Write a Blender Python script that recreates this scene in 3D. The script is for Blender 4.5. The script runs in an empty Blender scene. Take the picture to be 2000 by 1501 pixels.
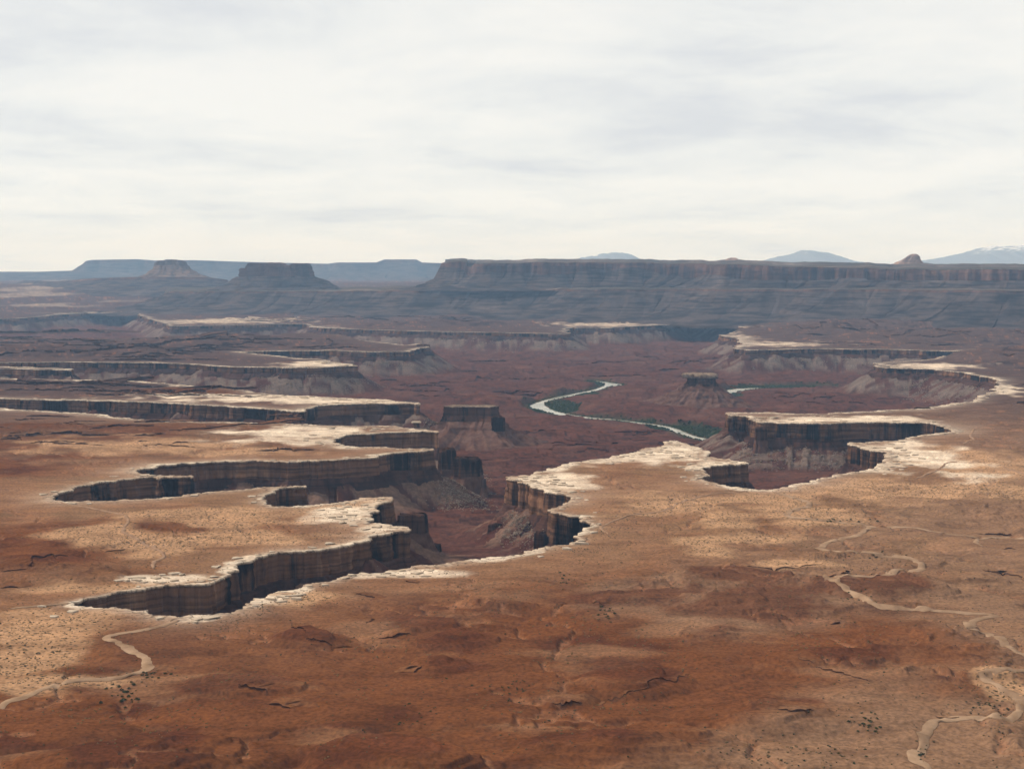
import bpy, math, random
import numpy as np
from mathutils import kdtree

random.seed(7)
RNG = np.random.default_rng(11)
SC = bpy.context.scene
COL = SC.collection
RAD = math.radians

# ------------------------------------------------------------------ camera
F = 2747.0            # focal length in pixels of the 2000 px wide photograph
CAM_Z = 400.0         # the overlook stands 400 m above the bench (z = 0)
VH = 530.0            # eye level in the photograph
PITCH = math.atan((750.5 - VH) / F)
cam = bpy.data.cameras.new('camera')
cam.lens = 36.0 * F / 2000.0
cam.sensor_width = 36.0
cam.clip_start = 1.0
cam.clip_end = 300000.0
cam_ob = bpy.data.objects.new('camera', cam)
COL.objects.link(cam_ob)
cam_ob.location = (0, 0, CAM_Z)
cam_ob.rotation_euler = (math.pi / 2 - PITCH, 0, 0)
SC.camera = cam_ob

# ------------------------------------------------------------------ world, sun, exposure
SUN_EL, SUN_AZ = 43.0, -74.0      # degrees; azimuth from the view axis, negative = to the left
w = bpy.data.worlds.new('World')
SC.world = w
w.use_nodes = True
nt = w.node_tree
nt.nodes.clear()
def N(tree, typ, **kw):
    n = tree.nodes.new(typ)
    for k, v in kw.items():
        if k.startswith('i_'):
            n.inputs[k[2:].replace('_', ' ')].default_value = v
        else:
            setattr(n, k, v)
    return n
out = N(nt, 'ShaderNodeOutputWorld')
sky = N(nt, 'ShaderNodeTexSky', sky_type='NISHITA', sun_disc=False, sun_elevation=RAD(SUN_EL), sun_rotation=RAD(SUN_AZ), altitude=1800.0)
bg_sky = N(nt, 'ShaderNodeBackground'); bg_sky.inputs['Strength'].default_value = 0.10
nt.links.new(sky.outputs['Color'], bg_sky.inputs['Color'])
tc = N(nt, 'ShaderNodeTexCoord')
sep = N(nt, 'ShaderNodeSeparateXYZ'); nt.links.new(tc.outputs['Generated'], sep.inputs[0])
zz = N(nt, 'ShaderNodeMath', operation='MAXIMUM'); zz.inputs[1].default_value = 0.0
nt.links.new(sep.outputs['Z'], zz.inputs[0])
za = N(nt, 'ShaderNodeMath', operation='ADD'); za.inputs[1].default_value = 0.11
nt.links.new(zz.outputs[0], za.inputs[0])
dx = N(nt, 'ShaderNodeMath', operation='DIVIDE'); dy = N(nt, 'ShaderNodeMath', operation='DIVIDE')
nt.links.new(sep.outputs['X'], dx.inputs[0]); nt.links.new(za.outputs[0], dx.inputs[1])
nt.links.new(sep.outputs['Y'], dy.inputs[0]); nt.links.new(za.outputs[0], dy.inputs[1])
cmb = N(nt, 'ShaderNodeCombineXYZ')
nt.links.new(dx.outputs[0], cmb.inputs[0]); nt.links.new(dy.outputs[0], cmb.inputs[1])
mp = N(nt, 'ShaderNodeMapping'); mp.inputs['Scale'].default_value = (0.95, 0.90, 1); mp.inputs['Rotation'].default_value = (0, 0, RAD(-9)); mp.inputs['Location'].default_value = (7.3, 2.6, 0)
nt.links.new(cmb.outputs[0], mp.inputs[0])
n1 = N(nt, 'ShaderNodeTexNoise'); n1.inputs['Scale'].default_value = 1.0; n1.inputs['Detail'].default_value = 7; n1.inputs['Roughness'].default_value = 0.60; n1.inputs['Distortion'].default_value = 0.25
nt.links.new(mp.outputs[0], n1.inputs['Vector'])
cr = N(nt, 'ShaderNodeValToRGB')
cr.color_ramp.elements[0].position = 0.33; cr.color_ramp.elements[0].color = (0.75, 0.765, 0.785, 1)
cr.color_ramp.elements[1].position = 0.60; cr.color_ramp.elements[1].color = (0.97, 0.955, 0.905, 1)
e = cr.color_ramp.elements.new(0.47); e.color = (0.885, 0.89, 0.865, 1)
nt.links.new(n1.outputs['Fac'], cr.inputs[0])
bg_cl = N(nt, 'ShaderNodeBackground'); bg_cl.inputs['Strength'].default_value = 1.0
nt.links.new(cr.outputs[0], bg_cl.inputs['Color'])
mixw = N(nt, 'ShaderNodeMixShader'); mixw.inputs[0].default_value = 0.93
nt.links.new(bg_sky.outputs[0], mixw.inputs[1]); nt.links.new(bg_cl.outputs[0], mixw.inputs[2])
nt.links.new(mixw.outputs[0], out.inputs['Surface'])

sun = bpy.data.lights.new('sun', 'SUN')
sun.energy = 5.0
sun.angle = RAD(1.5)
sun.color = (1.0, 0.91, 0.80)
sun_ob = bpy.data.objects.new('sun', sun)
COL.objects.link(sun_ob)
sun_ob.location = (-2000, 0, 3000)
from mathutils import Vector
sdir = Vector((math.cos(RAD(SUN_EL)) * math.sin(RAD(SUN_AZ)), math.cos(RAD(SUN_EL)) * math.cos(RAD(SUN_AZ)), math.sin(RAD(SUN_EL))))
sun_ob.rotation_euler = (-sdir).to_track_quat('-Z', 'Y').to_euler()

SC.view_settings.view_transform = 'Standard'
SC.view_settings.look = 'None'
SC.view_settings.exposure = 0.0
SC.view_settings.gamma = 1.0
SC.view_settings.use_curve_mapping = False
SC.render.engine = 'CYCLES'
SC.cycles.use_denoising = True
SC.cycles.denoising_prefilter = 'ACCURATE'
SC.cycles.max_bounces = 5
SC.cycles.diffuse_bounces = 3
SC.cycles.volume_bounces = 0
SC.cycles.transparent_max_bounces = 8

# ------------------------------------------------------------------ projection helpers (photo pixel -> place)
SP, CP = math.sin(PITCH), math.cos(PITCH)
def ray(u, v):
    a = (np.asarray(u, float) - 1000.0) / F
    b = (750.5 - np.asarray(v, float)) / F
    return a, CP + b * SP, -SP + b * CP
def at_z(u, v, z=0.0):
    x, y, k = ray(u, v)
    t = (np.asarray(z, float) - CAM_Z) / k
    return np.stack([x * t, y * t], -1)
def at_d(u, v, D):
    x, y, k = ray(u, v)
    t = np.asarray(D, float) / y
    return np.stack([x * t, y * t, CAM_Z + k * t], -1)

# ------------------------------------------------------------------ noise
_P = np.random.default_rng(5).permutation(256)
_P = np.concatenate([_P, _P, _P])
_ang = np.random.default_rng(6).random(256) * 2 * np.pi
_GX, _GY = np.cos(_ang), np.sin(_ang)
def perlin(x, y, seed=0):
    x = np.asarray(x, float) + seed * 17.31; y = np.asarray(y, float) - seed * 9.77
    xi = np.floor(x).astype(np.int64); yi = np.floor(y).astype(np.int64)
    xf = x - xi; yf = y - yi
    xi &= 255; yi &= 255
    u = xf * xf * xf * (xf * (xf * 6 - 15) + 10); v = yf * yf * yf * (yf * (yf * 6 - 15) + 10)
    def g(ix, iy, fx, fy):
        h = _P[_P[ix & 255] + (iy & 255)]
        return _GX[h] * fx + _GY[h] * fy
    a = g(xi, yi, xf, yf); b = g(xi + 1, yi, xf - 1, yf)
    c = g(xi, yi + 1, xf, yf - 1); d = g(xi + 1, yi + 1, xf - 1, yf - 1)
    return 1.5 * ((a + u * (b - a)) + v * ((c + u * (d - c)) - (a + u * (b - a))))
def fbm(x, y, wl, octv=4, seed=0, gain=0.5):
    s = 0.0; a = 1.0; f = 1.0 / wl
    for i in range(octv):
        s = s + a * perlin(np.asarray(x) * f, np.asarray(y) * f, seed + i * 3)
        a *= gain; f *= 2.03
    return s
def sstep(a, b, x):
    t = np.clip((np.asarray(x, float) - a) / (b - a), 0, 1)
    return t * t * (3 - 2 * t)
def riser(h, step, sharp):
    f = h / step - np.floor(h / step)
    return sstep(sharp - 0.05, sharp + 0.02, f) * (1 - sstep(0.97, 1.0, f))
def terrace(h, step, sharp=0.75):
    k = np.floor(h / step); f = h / step - k
    return (k + sstep(sharp, 1.0, f) * 0.75 + f * 0.25) * step

# ------------------------------------------------------------------ the canyon rim, traced once round; every run is one cliff
# (label, category, [(u, v) on the rim in the photograph])
RIM = [
 ('dark varnished cliff of the nearest canyon with white ground above its lip',
  [(145,1182),(160,1172),(230,1158),(280,1150),(330,1142),(412,1139),(440,1128),(475,1098),(520,1085),(565,1076),(640,1072),(690,1062),(722,1055),(728,1046),(760,1041),(800,1036)]),
 ('notched cliff end of the tan headland between its two blunt points',
  [(800,1036),(799,1029),(768,1027),(740,1022),(717,1018),(728,1006),(742,996),(748,980),(766,974)]),
 ('low rim of the tan headland with the small square bay and dark brown bay wall',
  [(766,974),(764,971),(722,972),(698,975),(670,979),(635,984),(600,987),(560,989),(535,989),(518,981),(513,971),(532,958),(546,953),(590,951),(598,951)]),
 ('pale near lip of the second canyon reaching to its closed tip',
  [(598,951),(594,949),(535,951),(490,955),(437,959),(367,965),(315,972),(245,977),(175,979),(129,980),(112,976),(105,971)]),
 ('dark cliff curving up from the tip of the second canyon to a blunt rock point',
  [(105,971),(119,963),(150,951),(175,947),(189,942),(245,936),(280,932),(304,930.5),(311,935),(322,931.5),(373,931)]),
 ('long streaked dark cliff below the pale shelf of the second canyon',
  [(373,931),(372,929),(315,928),(290,927),(273,924.5),(264,921),(280,916),(304,911),(350,906),(399,903),(455,901),(525,901),(574,902),(602,900),(635,899),(687,895),(733,893),(738,889),(796,882),(846,879)]),
 ('short dark cliff round the crescent bay in the white slickrock shelf',
  [(846,879),(845,876),(810,876),(775,875),(705,873),(673,870),(657,865),(652,861),(663,854),(701,847),(740,846),(775,844),(824,842),(853,844)]),
 ('far lip of the white slickrock shelf running back behind the red ledgy hill',
  [(853,844),(850,841),(796,837),(768,832),(740,831.5),(670,832),(620,830),(500,826),(350,822),(220,815),(150,806),(90,803),(40,800),(0,797),(-120,795),(-330,793)]),
 ('long dark cliff with a thin pale lip, ending in a blunt white point',
  [(-330,774),(-100,777),(0,778),(150,781),(330,787),(420,792),(500,797),(560,802),(594,804),(599,798),(640,791),(740,788),(800,788),(821,790)]),
 ('straight pale rim behind the blunt white point, partly hidden by a low ledgy hill',
  [(821,790),(820,786.5),(770,782.5),(680,777.5),(580,773),(520,769),(420,757),(320,748),(150,742),(0,738),(-330,735)]),
 ('short grey cliff with a thin white lip on a spit at the left edge',
  [(-330,718),(-100,718.5),(0,720),(100,721.5),(140,723),(142,720.5),(100,718),(0,715.5),(-330,713)]),
 ('grey cliff above rubble fans, ending in a headland of pale loose blocks',
  [(-330,708),(0,708),(150,707),(300,708),(390,712),(450,716),(560,718.5),(640,717),(696,714)]),
 ('thin dark wedge shaped cliff narrowing to a point with a small tower at its end',
  [(696,714),(690,711),(640,704),(560,697),(500,691),(466,687),(540,685),(640,684),(740,687),(800,686.5),(815,681),(836,677)]),
 ('hidden near lip of the farthest canyon behind smooth brown slopes',
  [(836,677),(838,673.5),(815,671),(790,674),(740,668),(700,664),(600,660),(450,660),(300,662),(150,661),(-330,660)]),
 ('hazy blue cliffs round the farthest basin under pale flats',
  [(-330,625),(-100,622),(30,622),(80,618),(119,613.5),(175,611.5),(262,612),(280,618),(315,629),(336,637),(385,636),(490,634),(560,632),(598,632.5)]),
 ('long straight cliff above fluted rubble fans beyond the river plain',
  [(598,632.5),(604,638),(651,641),(700,643),(800,646),(900,648),(1000,650),(1050,651),(1109,651.5)]),
 ('stepped broken cliffs with pale tops far beyond the river bend',
  [(1109,651.5),(1113,649.5),(1099,646.5),(1105,641.5),(1118,639.5),(1192,640.5),(1245,636.5),(1311,634),(1316,631),(1300,628.5),(1330,627.5),(1370,628),(1433,635),(1454,641),(1503,640.5)]),
 ('two stepped cliff corners with a thin pale lip behind the cone shaped butte',
  [(1503,640.5),(1497,645),(1433,650),(1408,654.5),(1436,659),(1443,666),(1433,681)]),
 ('long grey cliff with rubble fans behind the far river meander',
  [(1433,681),(1457,683.5),(1545,681.5),(1650,681.5),(1755,682.5),(1860,686),(1905,682.5),(1880,690),(1830,699),(1790,704.5),(1737,706.5),(1709,710)]),
 ('curved amphitheatre cliff above grey boulder slopes with a pale ribbon of rim',
  [(1709,710),(1711,715),(1730,718),(1797,720),(1825,721),(1895,730),(1940,740),(1955,750),(1951,757),(1940,765),(1909,778),(1853,790),(1790,799),(1702,804),(1597,809),(1545,808),(1468,806),(1421,805.5)]),
 ('tall fluted brown cliff under a white slickrock shelf beside the green river bank',
  [(1421,805.5),(1418,808),(1424,814),(1438,811.5),(1457,813),(1462,818),(1478,818.5),(1483,825),(1510,824.5),(1545,826),(1615,827.5),(1650,825),(1720,824),(1790,825),(1825,828),(1853,834),(1863,840)]),
 ('narrow bay cliff with a square brown pillar below broken white slabs',
  [(1863,840),(1856,844),(1825,848),(1783,853),(1755,860),(1702,863.5),(1676,864),(1658,864),(1655,867),(1676,871),(1702,878),(1729,887),(1733,893),(1729,901),(1713,909),(1685,920)]),
 ('thin sunlit lip curving round the head of the side canyon',
  [(1685,920),(1632,927),(1597,936),(1562,944),(1527,951),(1482,957),(1450,953),(1426,950),(1384,941)]),
 ('black shaded cliff under the white overhanging spur',
  [(1384,941),(1374,931),(1370,915),(1415,908),(1461,905),(1454,902.5),(1433,900.5),(1401,894),(1380,892),(1384,885),(1370,875),(1338,866),(1318,860)]),
 ('long broken white lip of the tan headland facing the red river plain',
  [(1318,860),(1300,862),(1247,883),(1195,894),(1125,903),(1072,915),(1037,927),(990,931)]),
 ('sunlit brown cliff of the tan headland with two rounded bays',
  [(990,931),(987,935),(1004,938),(1016,935.5),(1013,942),(1037,945),(1039,951),(1065,960),(1104,966),(1114,977),(1097,988),(1081,994),(1081,1000),(1107,1005),(1139,1012),(1148,1020),(1141,1033),(1125,1054),(1114,1063)]),
 ('pale near lip of the canyon sweeping down to the closest canyon head',
  [(1114,1063),(1048,1073),(1002,1085),(950,1091),(897,1096),(845,1105),(775,1113),(722,1120),(670,1126),(635,1136),(595,1145),(546,1156),(525,1165),(490,1175),(483,1184),(455,1194),(413,1200),(367,1203),(350,1207),(343,1204),(297,1202),(283,1193),(227,1189),(175,1187),(145,1182)]),
]
def fractal(p, q, sp, rng, k=0.11):
    """midpoint displacement from p to q (q left out)"""
    L = np.linalg.norm(q - p)
    if L < sp * 1.5:
        return [p]
    n = np.array([-(q - p)[1], (q - p)[0]]) / max(L, 1e-6)
    amp = min(k * 1.6 * L, 21.0) if L > 30 else 0.26 * L
    m = (p + q) / 2 + n * rng.normal() * amp * 0.55
    return fractal(p, m, sp, rng, k) + fractal(m, q, sp, rng, k)
rng = np.random.default_rng(3)
rim_pts, rim_seg = [], []
for si, (lab, pts) in enumerate(RIM):
    W = at_z(np.array([p[0] for p in pts]), np.array([p[1] for p in pts]))
    nxt = RIM[(si + 1) % len(RIM)][1][0]
    if nxt != pts[-1]:
        W = np.vstack([W, at_z(np.array([nxt[0]]), np.array([nxt[1]]))])
    for i in range(len(W) - 1):
        D = np.linalg.norm((W[i] + W[i + 1]) / 2)
        sp = max(2.4, D / F * 1.5)
        f = fractal(W[i], W[i + 1], sp, rng)
        rim_pts += f; rim_seg += [si] * len(f)
R = np.array(rim_pts); RSEG = np.array(rim_seg); NR = len(R)
# blocky joint steps in plan
seglen = np.linalg.norm(np.roll(R, -1, 0) - R, axis=1)
RS = np.concatenate([[0], np.cumsum(seglen)[:-1]])
area = 0.5 * np.sum(R[:, 0] * np.roll(R[:, 1], -1) - np.roll(R[:, 0], -1) * R[:, 1])
def smooth_loop(a, n):
    s = a.copy()
    for _ in range(n):
        s = (np.roll(s, 1, 0) + s * 2 + np.roll(s, -1, 0)) / 4
    return s
Rsm = smooth_loop(R, 10)
T = np.roll(Rsm, -1, 0) - np.roll(Rsm, 1, 0)
T /= np.maximum(np.linalg.norm(T, axis=1, keepdims=True), 1e-6)
RN = np.stack([-T[:, 1], T[:, 0]], 1)       # left of travel = interior for a counter-clockwise loop
if area < 0:
    RN = -RN
print('rim points', NR, 'area', area)

kd = kdtree.KDTree(NR)
for i, p in enumerate(R):
    kd.insert((p[0], p[1], 0), i)
kd.balance()

def inside_loop(P, loop):
    """even-odd test along rays from the origin (all points lie ahead of the overlook)"""
    az = np.arctan2(P[:, 0], P[:, 1]); r = np.hypot(P[:, 0], P[:, 1])
    o = np.argsort(az); azs, rs = az[o], r[o]
    par = np.zeros(len(P), bool)
    a = np.arctan2(loop[:, 0], loop[:, 1])
    L2 = np.roll(loop, -1, 0); a2 = np.roll(a, -1)
    lo = np.searchsorted(azs, np.minimum(a, a2)); hi = np.searchsorted(azs, np.maximum(a, a2))
    for i in np.nonzero(hi > lo)[0]:
        s = slice(lo[i], hi[i])
        ca, sa = np.sin(azs[s]), np.cos(azs[s])
        p, q = loop[i], L2[i]; e = q - p
        den = ca * e[1] - sa * e[0]
        den = np.where(np.abs(den) < 1e-9, 1e-9, den)
        t = (p[0] * e[1] - p[1] * e[0]) / den
        par[s] ^= rs[s] > t
    res = np.zeros(len(P), bool); res[o] = par
    return res

def rim_dist(P):
    """signed distance to the rim (+ inside the canyons) and nearest rim index"""
    P = np.asarray(P, float)
    d = np.empty(len(P)); idx = np.empty(len(P), np.int64)
    find = kd.find
    for i, (x, y) in enumerate(P.tolist()):
        _, j, dd = find((x, y, 0.0))
        d[i] = dd; idx[i] = j
    ins = inside_loop(P, R)
    return np.where(ins, d, -d), idx

_hseg = {8: 0.85, 9: 0.7, 10: 0.62, 11: 0.62, 12: 0.62, 13: 0.6, 14: 0.6, 15: 0.58, 16: 0.6, 17: 0.7, 18: 0.6, 19: 0.5, 20: 1.1, 21: 1.1, 25: 1.25, 24: 1.1}
HK = smooth_loop(np.array([_hseg.get(int(k), 1.0) for k in RSEG]), 60) * (1 + 0.24 * perlin(RS / 190.0, RS * 0 + .1, 104))
# ------------------------------------------------------------------ river (banks traced in the photograph, water at z = -128)
RIVER_Z = -128.0
_riv = [(1157,743),(1175,744.5),(1210,750),(1213,752),(1189,755.5),(1168,762),(1140,769),(1101,776.5),(1075,782),(1063,788),(1068,794),(1081,801),(1115,809.5),(1150,814.5),(1175,816.5),(1196,818),(1228,822),(1262,826),(1297,831),(1321,837),(1339,844),(1356,851),(1385,857),(1440,862),
        (1440,868),(1380,861),(1345,853.5),(1317,843),(1297,835.5),(1262,829.5),(1228,825.5),(1196,820.8),(1150,818),(1115,815),(1081,808),(1046,799),(1034,793.5),(1046,787),(1075,778),(1110,770.5),(1150,763),(1172,756),(1182,750.5),(1173,747),(1157,744)]
_riv2 = [(1405,766),(1425,760.5),(1455,758),(1480,757),(1484,758.5),(1462,761.5),(1440,765),(1425,770),(1400,775)]
def closed_dense(pts, z, sp, wob, seed):
    W = at_z(np.array([p[0] for p in pts]), np.array([p[1] for p in pts]), z)
    W2 = []
    n = len(W)
    for i in range(n):           # Catmull-Rom
        p0, p1, p2, p3 = W[i - 1], W[i], W[(i + 1) % n], W[(i + 2) % n]
        k = max(2, int(np.linalg.norm(p2 - p1) / sp))
        t = np.arange(k)[:, None] / k
        q = 0.5 * ((2 * p1) + (p2 - p0) * t + (2 * p0 - 5 * p1 + 4 * p2 - p3) * t ** 2 + (3 * p1 - p0 - 3 * p2 + p3) * t ** 3)
        W2.append(q)
    W2 = np.vstack(W2)
    W2 = W2 + wob * np.stack([perlin(W2[:, 0] / 35, W2[:, 1] / 35, seed), perlin(W2[:, 0] / 35, W2[:, 1] / 35, seed + 5)], 1)
    return W2
RV1 = closed_dense(_riv, RIVER_Z, 9, 3.0, 40)
RV2 = closed_dense(_riv2, RIVER_Z, 9, 3.0, 44)
RVA = np.vstack([RV1, RV2])
kdr = kdtree.KDTree(len(RVA))
for i, p in enumerate(RVA):
    kdr.insert((p[0], p[1], 0), i)
kdr.balance()
def river_dist(P):
    d = np.empty(len(P)); q = np.empty((len(P), 2))
    for i, (x, y) in enumerate(P.tolist()):
        co, j, dd = kdr.find((x, y, 0.0))
        d[i] = dd; q[i] = co[0], co[1]
    ins = inside_loop(P, RV1) | inside_loop(P, RV2)
    r = np.linalg.norm(P, axis=1, keepdims=True)
    near = np.sum((P - q) * (P / r), 1) < 0
    return np.where(ins, -d, d), near
# green bank meadows (u, v, ru, rv)
GREEN = [(1100,793,36,12),(1150,770,30,5),(1165,748,26,5),(1320,836,60,6),(1390,845,45,9),(1240,824,45,3),(1500,755,80,2.5),(1590,754,50,2),(1430,772,20,5),(1060,800,20,6),(1170,823,50,3)]

# ------------------------------------------------------------------ height of the bench and of the canyon floor
# explicit low hills on the bench: (u, v, half width px, half depth px of v, height m)
HILLS = [(575,822,62,7,16),(300,836,220,8,10),(90,838,120,9,12),(390,762,130,5,12),(120,753,170,4,12),(200,655,330,6,26),(480,662,250,4,26),(660,660,160,6,40),(160,690,260,5,20),(420,674,260,4,22),(1560,650,190,5,40),(1730,640,260,6,50),(1850,662,220,7,36),(1980,700,120,8,44),
         (80,1112,160,22,13),(120,1070,90,14,6),(880,1268,120,22,10),(800,1235,80,16,9),(1210,1330,150,32,15),(870,1300,70,14,8),(1100,1360,70,18,8),(600,1250,80,20,9),(480,1350,110,25,10),(1660,1150,180,24,9),(1480,1190,170,28,9),(1640,1300,140,26,12),(1480,1395,150,30,12),(250,1490,260,40,16),(760,1480,200,40,18),(1230,1470,220,30,12),(1800,1240,120,20,6),(1650,1085,90,10,5),(1930,1000,140,16,10),(1330,1440,120,20,10),(100,1430,150,30,10),(950,1170,120,18,6),(1300,1180,120,20,6)]
_hw = []
for (u, v, ru, rv, h) in HILLS:
    c = at_z(u, v)
    D = np.hypot(*c)
    _hw.append((c[0], c[1], ru * D / F, max(rv * D * D / (CAM_Z * F), 15.0), h * (0.9 if v > 1150 else 1.0)))
def bench_z(x, y, d):
    r = np.hypot(x, y)
    D = np.maximum(-d, 0)
    near = sstep(8, 160, D)
    far = sstep(60, 700, D)
    k = sstep(2600, 6000, r)
    z = near * (fbm(x, y, 210, 5, 1, 0.52) * 5.0 + 1.5 * np.abs(fbm(x, y, 60, 3, 50)))
    z = z + far * (3 + 7 * fbm(x, y, 620, 3, 4)) * (1 + 2.0 * k)
    rid = 1 - np.abs(fbm(x * 0.9 + y * 0.35, y * 1.25 - x * 0.2, 150, 4, 14, 0.5)) * 1.7
    z = z + sstep(60, 260, D) * (1 - 0.6 * k) * (7.0 * np.clip(rid, -0.2, 1) ** 2 * sstep(-0.3, 0.5, fbm(x, y, 420, 2, 15)))
    hz = np.zeros_like(z)
    wx = x + 26 * fbm(x, y, 160, 3, 21); wy = y + 26 * fbm(x, y, 160, 3, 22)
    for (cx, cy, rx, ry, h) in _hw:
        if h <= 0: continue
        m = (np.abs(x - cx) < rx * 1.6 + 40) & (np.abs(y - cy) < ry * 1.6 + 40)
        if not m.any(): continue
        q = ((wx[m] - cx) / rx) ** 2 + ((wy[m] - cy) / ry) ** 2
        hz[m] = np.maximum(hz[m], h * np.clip(1.15 - q, 0, 1) ** 0.8)
    z = z + hz * sstep(4, 60, D)
    zl = far * k * 26 * np.maximum(0, fbm(x * 0.38, y, 620, 4, 16, 0.55) + 0.12) * (1 - sstep(10500, 12500, r))
    z = z + terrace(zl, 7.5, 0.85)
    # gullies
    dl = np.abs(fbm(x + 0.4 * y, y, 300, 5, 61, 0.55))
    z = z - (1 - sstep(0.0, 0.09, dl)) * 3.8 * sstep(40, 140, D) * (1 - k)
    g = 1 - np.abs(fbm(x, y, 330, 3, 60))
    z = z - sstep(0.88, 1.0, g) * 3.0 * far
    z = np.where(z > 5, terrace(z, 4.5 + 6 * k, 0.72), z)
    z = z + 215 * sstep(12800, 20500, r) + far * k * fbm(x, y, 1500, 3, 8) * 6
    return z
def canyon_z(x, y, d, idx, dr=None, nearb=None):
    s = RS[idx]
    fan = 1 - 2 * np.abs(perlin(s / 62.0, d * 0.004, 70))
    fan2 = perlin(s / 23.0, d * 0.01, 71)
    n = fbm(x, y, 45, 3, 72)
    cone = np.clip(1.7 * perlin(s / 95.0, s * 0 + .3, 76) - 0.25, 0, 1)
    hks = HK[idx]
    zc = hks * (-52 + 30 * cone) - 0.60 * d * (1 + 0.35 * cone) + np.clip(d / 45, 0, 1) * (7 * fan + 2.5 * fan2) + 2.5 * n
    zc = np.where(zc < -70, terrace(zc, 9.0, 0.62) * 0.6 + zc * 0.4, zc)
    fl = 22 * fbm(x * 0.75, y * 1.3, 380, 5, 73, 0.55)
    fl = terrace(fl + 60, 7.0, 0.86) - 60
    zf = -113 + fl + 0.8 * n
    kk = 7.0
    z = np.maximum(zc, zf) + np.exp(-np.abs(zc - zf) / kk) * kk * 0.35
    if dr is not None:
        ramp = np.where(nearb, 170.0, 26.0) * (1 + 0.3 * fbm(x, y, 120, 2, 75))
        low = np.where(nearb, 4.0, 14.0)
        t = np.clip((dr - low) / ramp, 0, 1)
        t = np.where(nearb, t, sstep(0, 1, t))
        # level green meadows
        gm = green_mask(x, y)
        t = t * (1 - 0.95 * sstep(0.25, 0.7, gm))
        bank = -126.2 + 0.5 * n
        zz_ = bank + (z - bank) * t
        z = np.where(dr < 0, RIVER_Z - 3, zz_)
    z = np.where(d < 0, np.minimum(z, hks * (-60 + 30 * cone) - 3 + 0.1 * d), z)
    return z
_gw = []
for (u, v, ru, rv) in GREEN:
    c = at_z(u, v, -125.0); D = np.hypot(*c)
    _gw.append((c[0], c[1], ru * D / F, rv * D * D / (525.0 * F)))
def green_mask(x, y):
    m = np.zeros_like(x)
    q0 = 0.35 * fbm(x, y, 90, 3, 77)
    for (cx, cy, rx, ry) in _gw:
        m = np.maximum(m, np.clip(1.3 - ((x - cx) / rx) ** 2 - ((y - cy) / ry) ** 2 + q0, 0, 1))
    return m
def bench_at(P):
    P = np.atleast_2d(np.asarray(P, float))
    d, _ = rim_dist(P)
    return bench_z(P[:, 0], P[:, 1], d)
def drop(u, v):
    """pixels -> points on the bench surface"""
    u = np.asarray(u, float); v = np.asarray(v, float)
    z = np.zeros_like(u)
    for _ in range(3):
        P = at_z(u, v, z)
        z = 0.5 * z + 0.5 * bench_at(P)
    P = at_z(u, v, z)
    return np.column_stack([P, bench_at(P)])

# ------------------------------------------------------------------ materials
def new_mat(name):
    m = bpy.data.materials.new(name); m.use_nodes = True
    t = m.node_tree; t.nodes.clear()
    o = N(t, 'ShaderNodeOutputMaterial'); b = N(t, 'ShaderNodeBsdfPrincipled')
    b.inputs['Roughness'].default_value = 0.95
    b.inputs['Specular IOR Level'].default_value = 0.0
    t.links.new(b.outputs[0], o.inputs['Surface'])
    return m, t, b
def tex_pos(t, scale):
    g = N(t, 'ShaderNodeNewGeometry'); mpp = N(t, 'ShaderNodeMapping')
    mpp.inputs['Scale'].default_value = scale
    t.links.new(g.outputs['Position'], mpp.inputs['Vector'])
    return mpp.outputs[0]
def tnoise(t, scale, detail=3.0, rough=0.55, dist=0.0):
    n = N(t, 'ShaderNodeTexNoise'); n.inputs['Scale'].default_value = 1.0; n.inputs['Detail'].default_value = detail
    n.inputs['Roughness'].default_value = rough; n.inputs['Distortion'].default_value = dist
    t.links.new(tex_pos(t, scale), n.inputs['Vector'])
    return n.outputs['Fac']
def ramp(t, fac, stops):
    r = N(t, 'ShaderNodeValToRGB')
    els = r.color_ramp.elements
    while len(els) > 1: els.remove(els[-1])
    els[0].position = stops[0][0]; els[0].color = (*stops[0][1], 1)
    for p, c in stops[1:]:
        e = els.new(p); e.color = (*c, 1)
    t.links.new(fac, r.inputs[0])
    return r.outputs[0]
def mixc(t, fac, a, b, mode='MIX'):
    m = N(t, 'ShaderNodeMix', data_type='RGBA', blend_type=mode)
    if isinstance(fac, float): m.inputs[0].default_value = fac
    else: t.links.new(fac, m.inputs[0])
    for k, s in ((6, a), (7, b)):
        if isinstance(s, tuple): m.inputs[k].default_value = (*s, 1)
        else: t.links.new(s, m.inputs[k])
    return m.outputs[2]
def bump(t, b, h, strength, dist):
    n = N(t, 'ShaderNodeBump'); n.inputs['Strength'].default_value = strength; n.inputs['Distance'].default_value = dist
    t.links.new(h, n.inputs['Height']); t.links.new(n.outputs[0], b.inputs['Normal'])
def g3(v): return (v, v, v)

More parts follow.
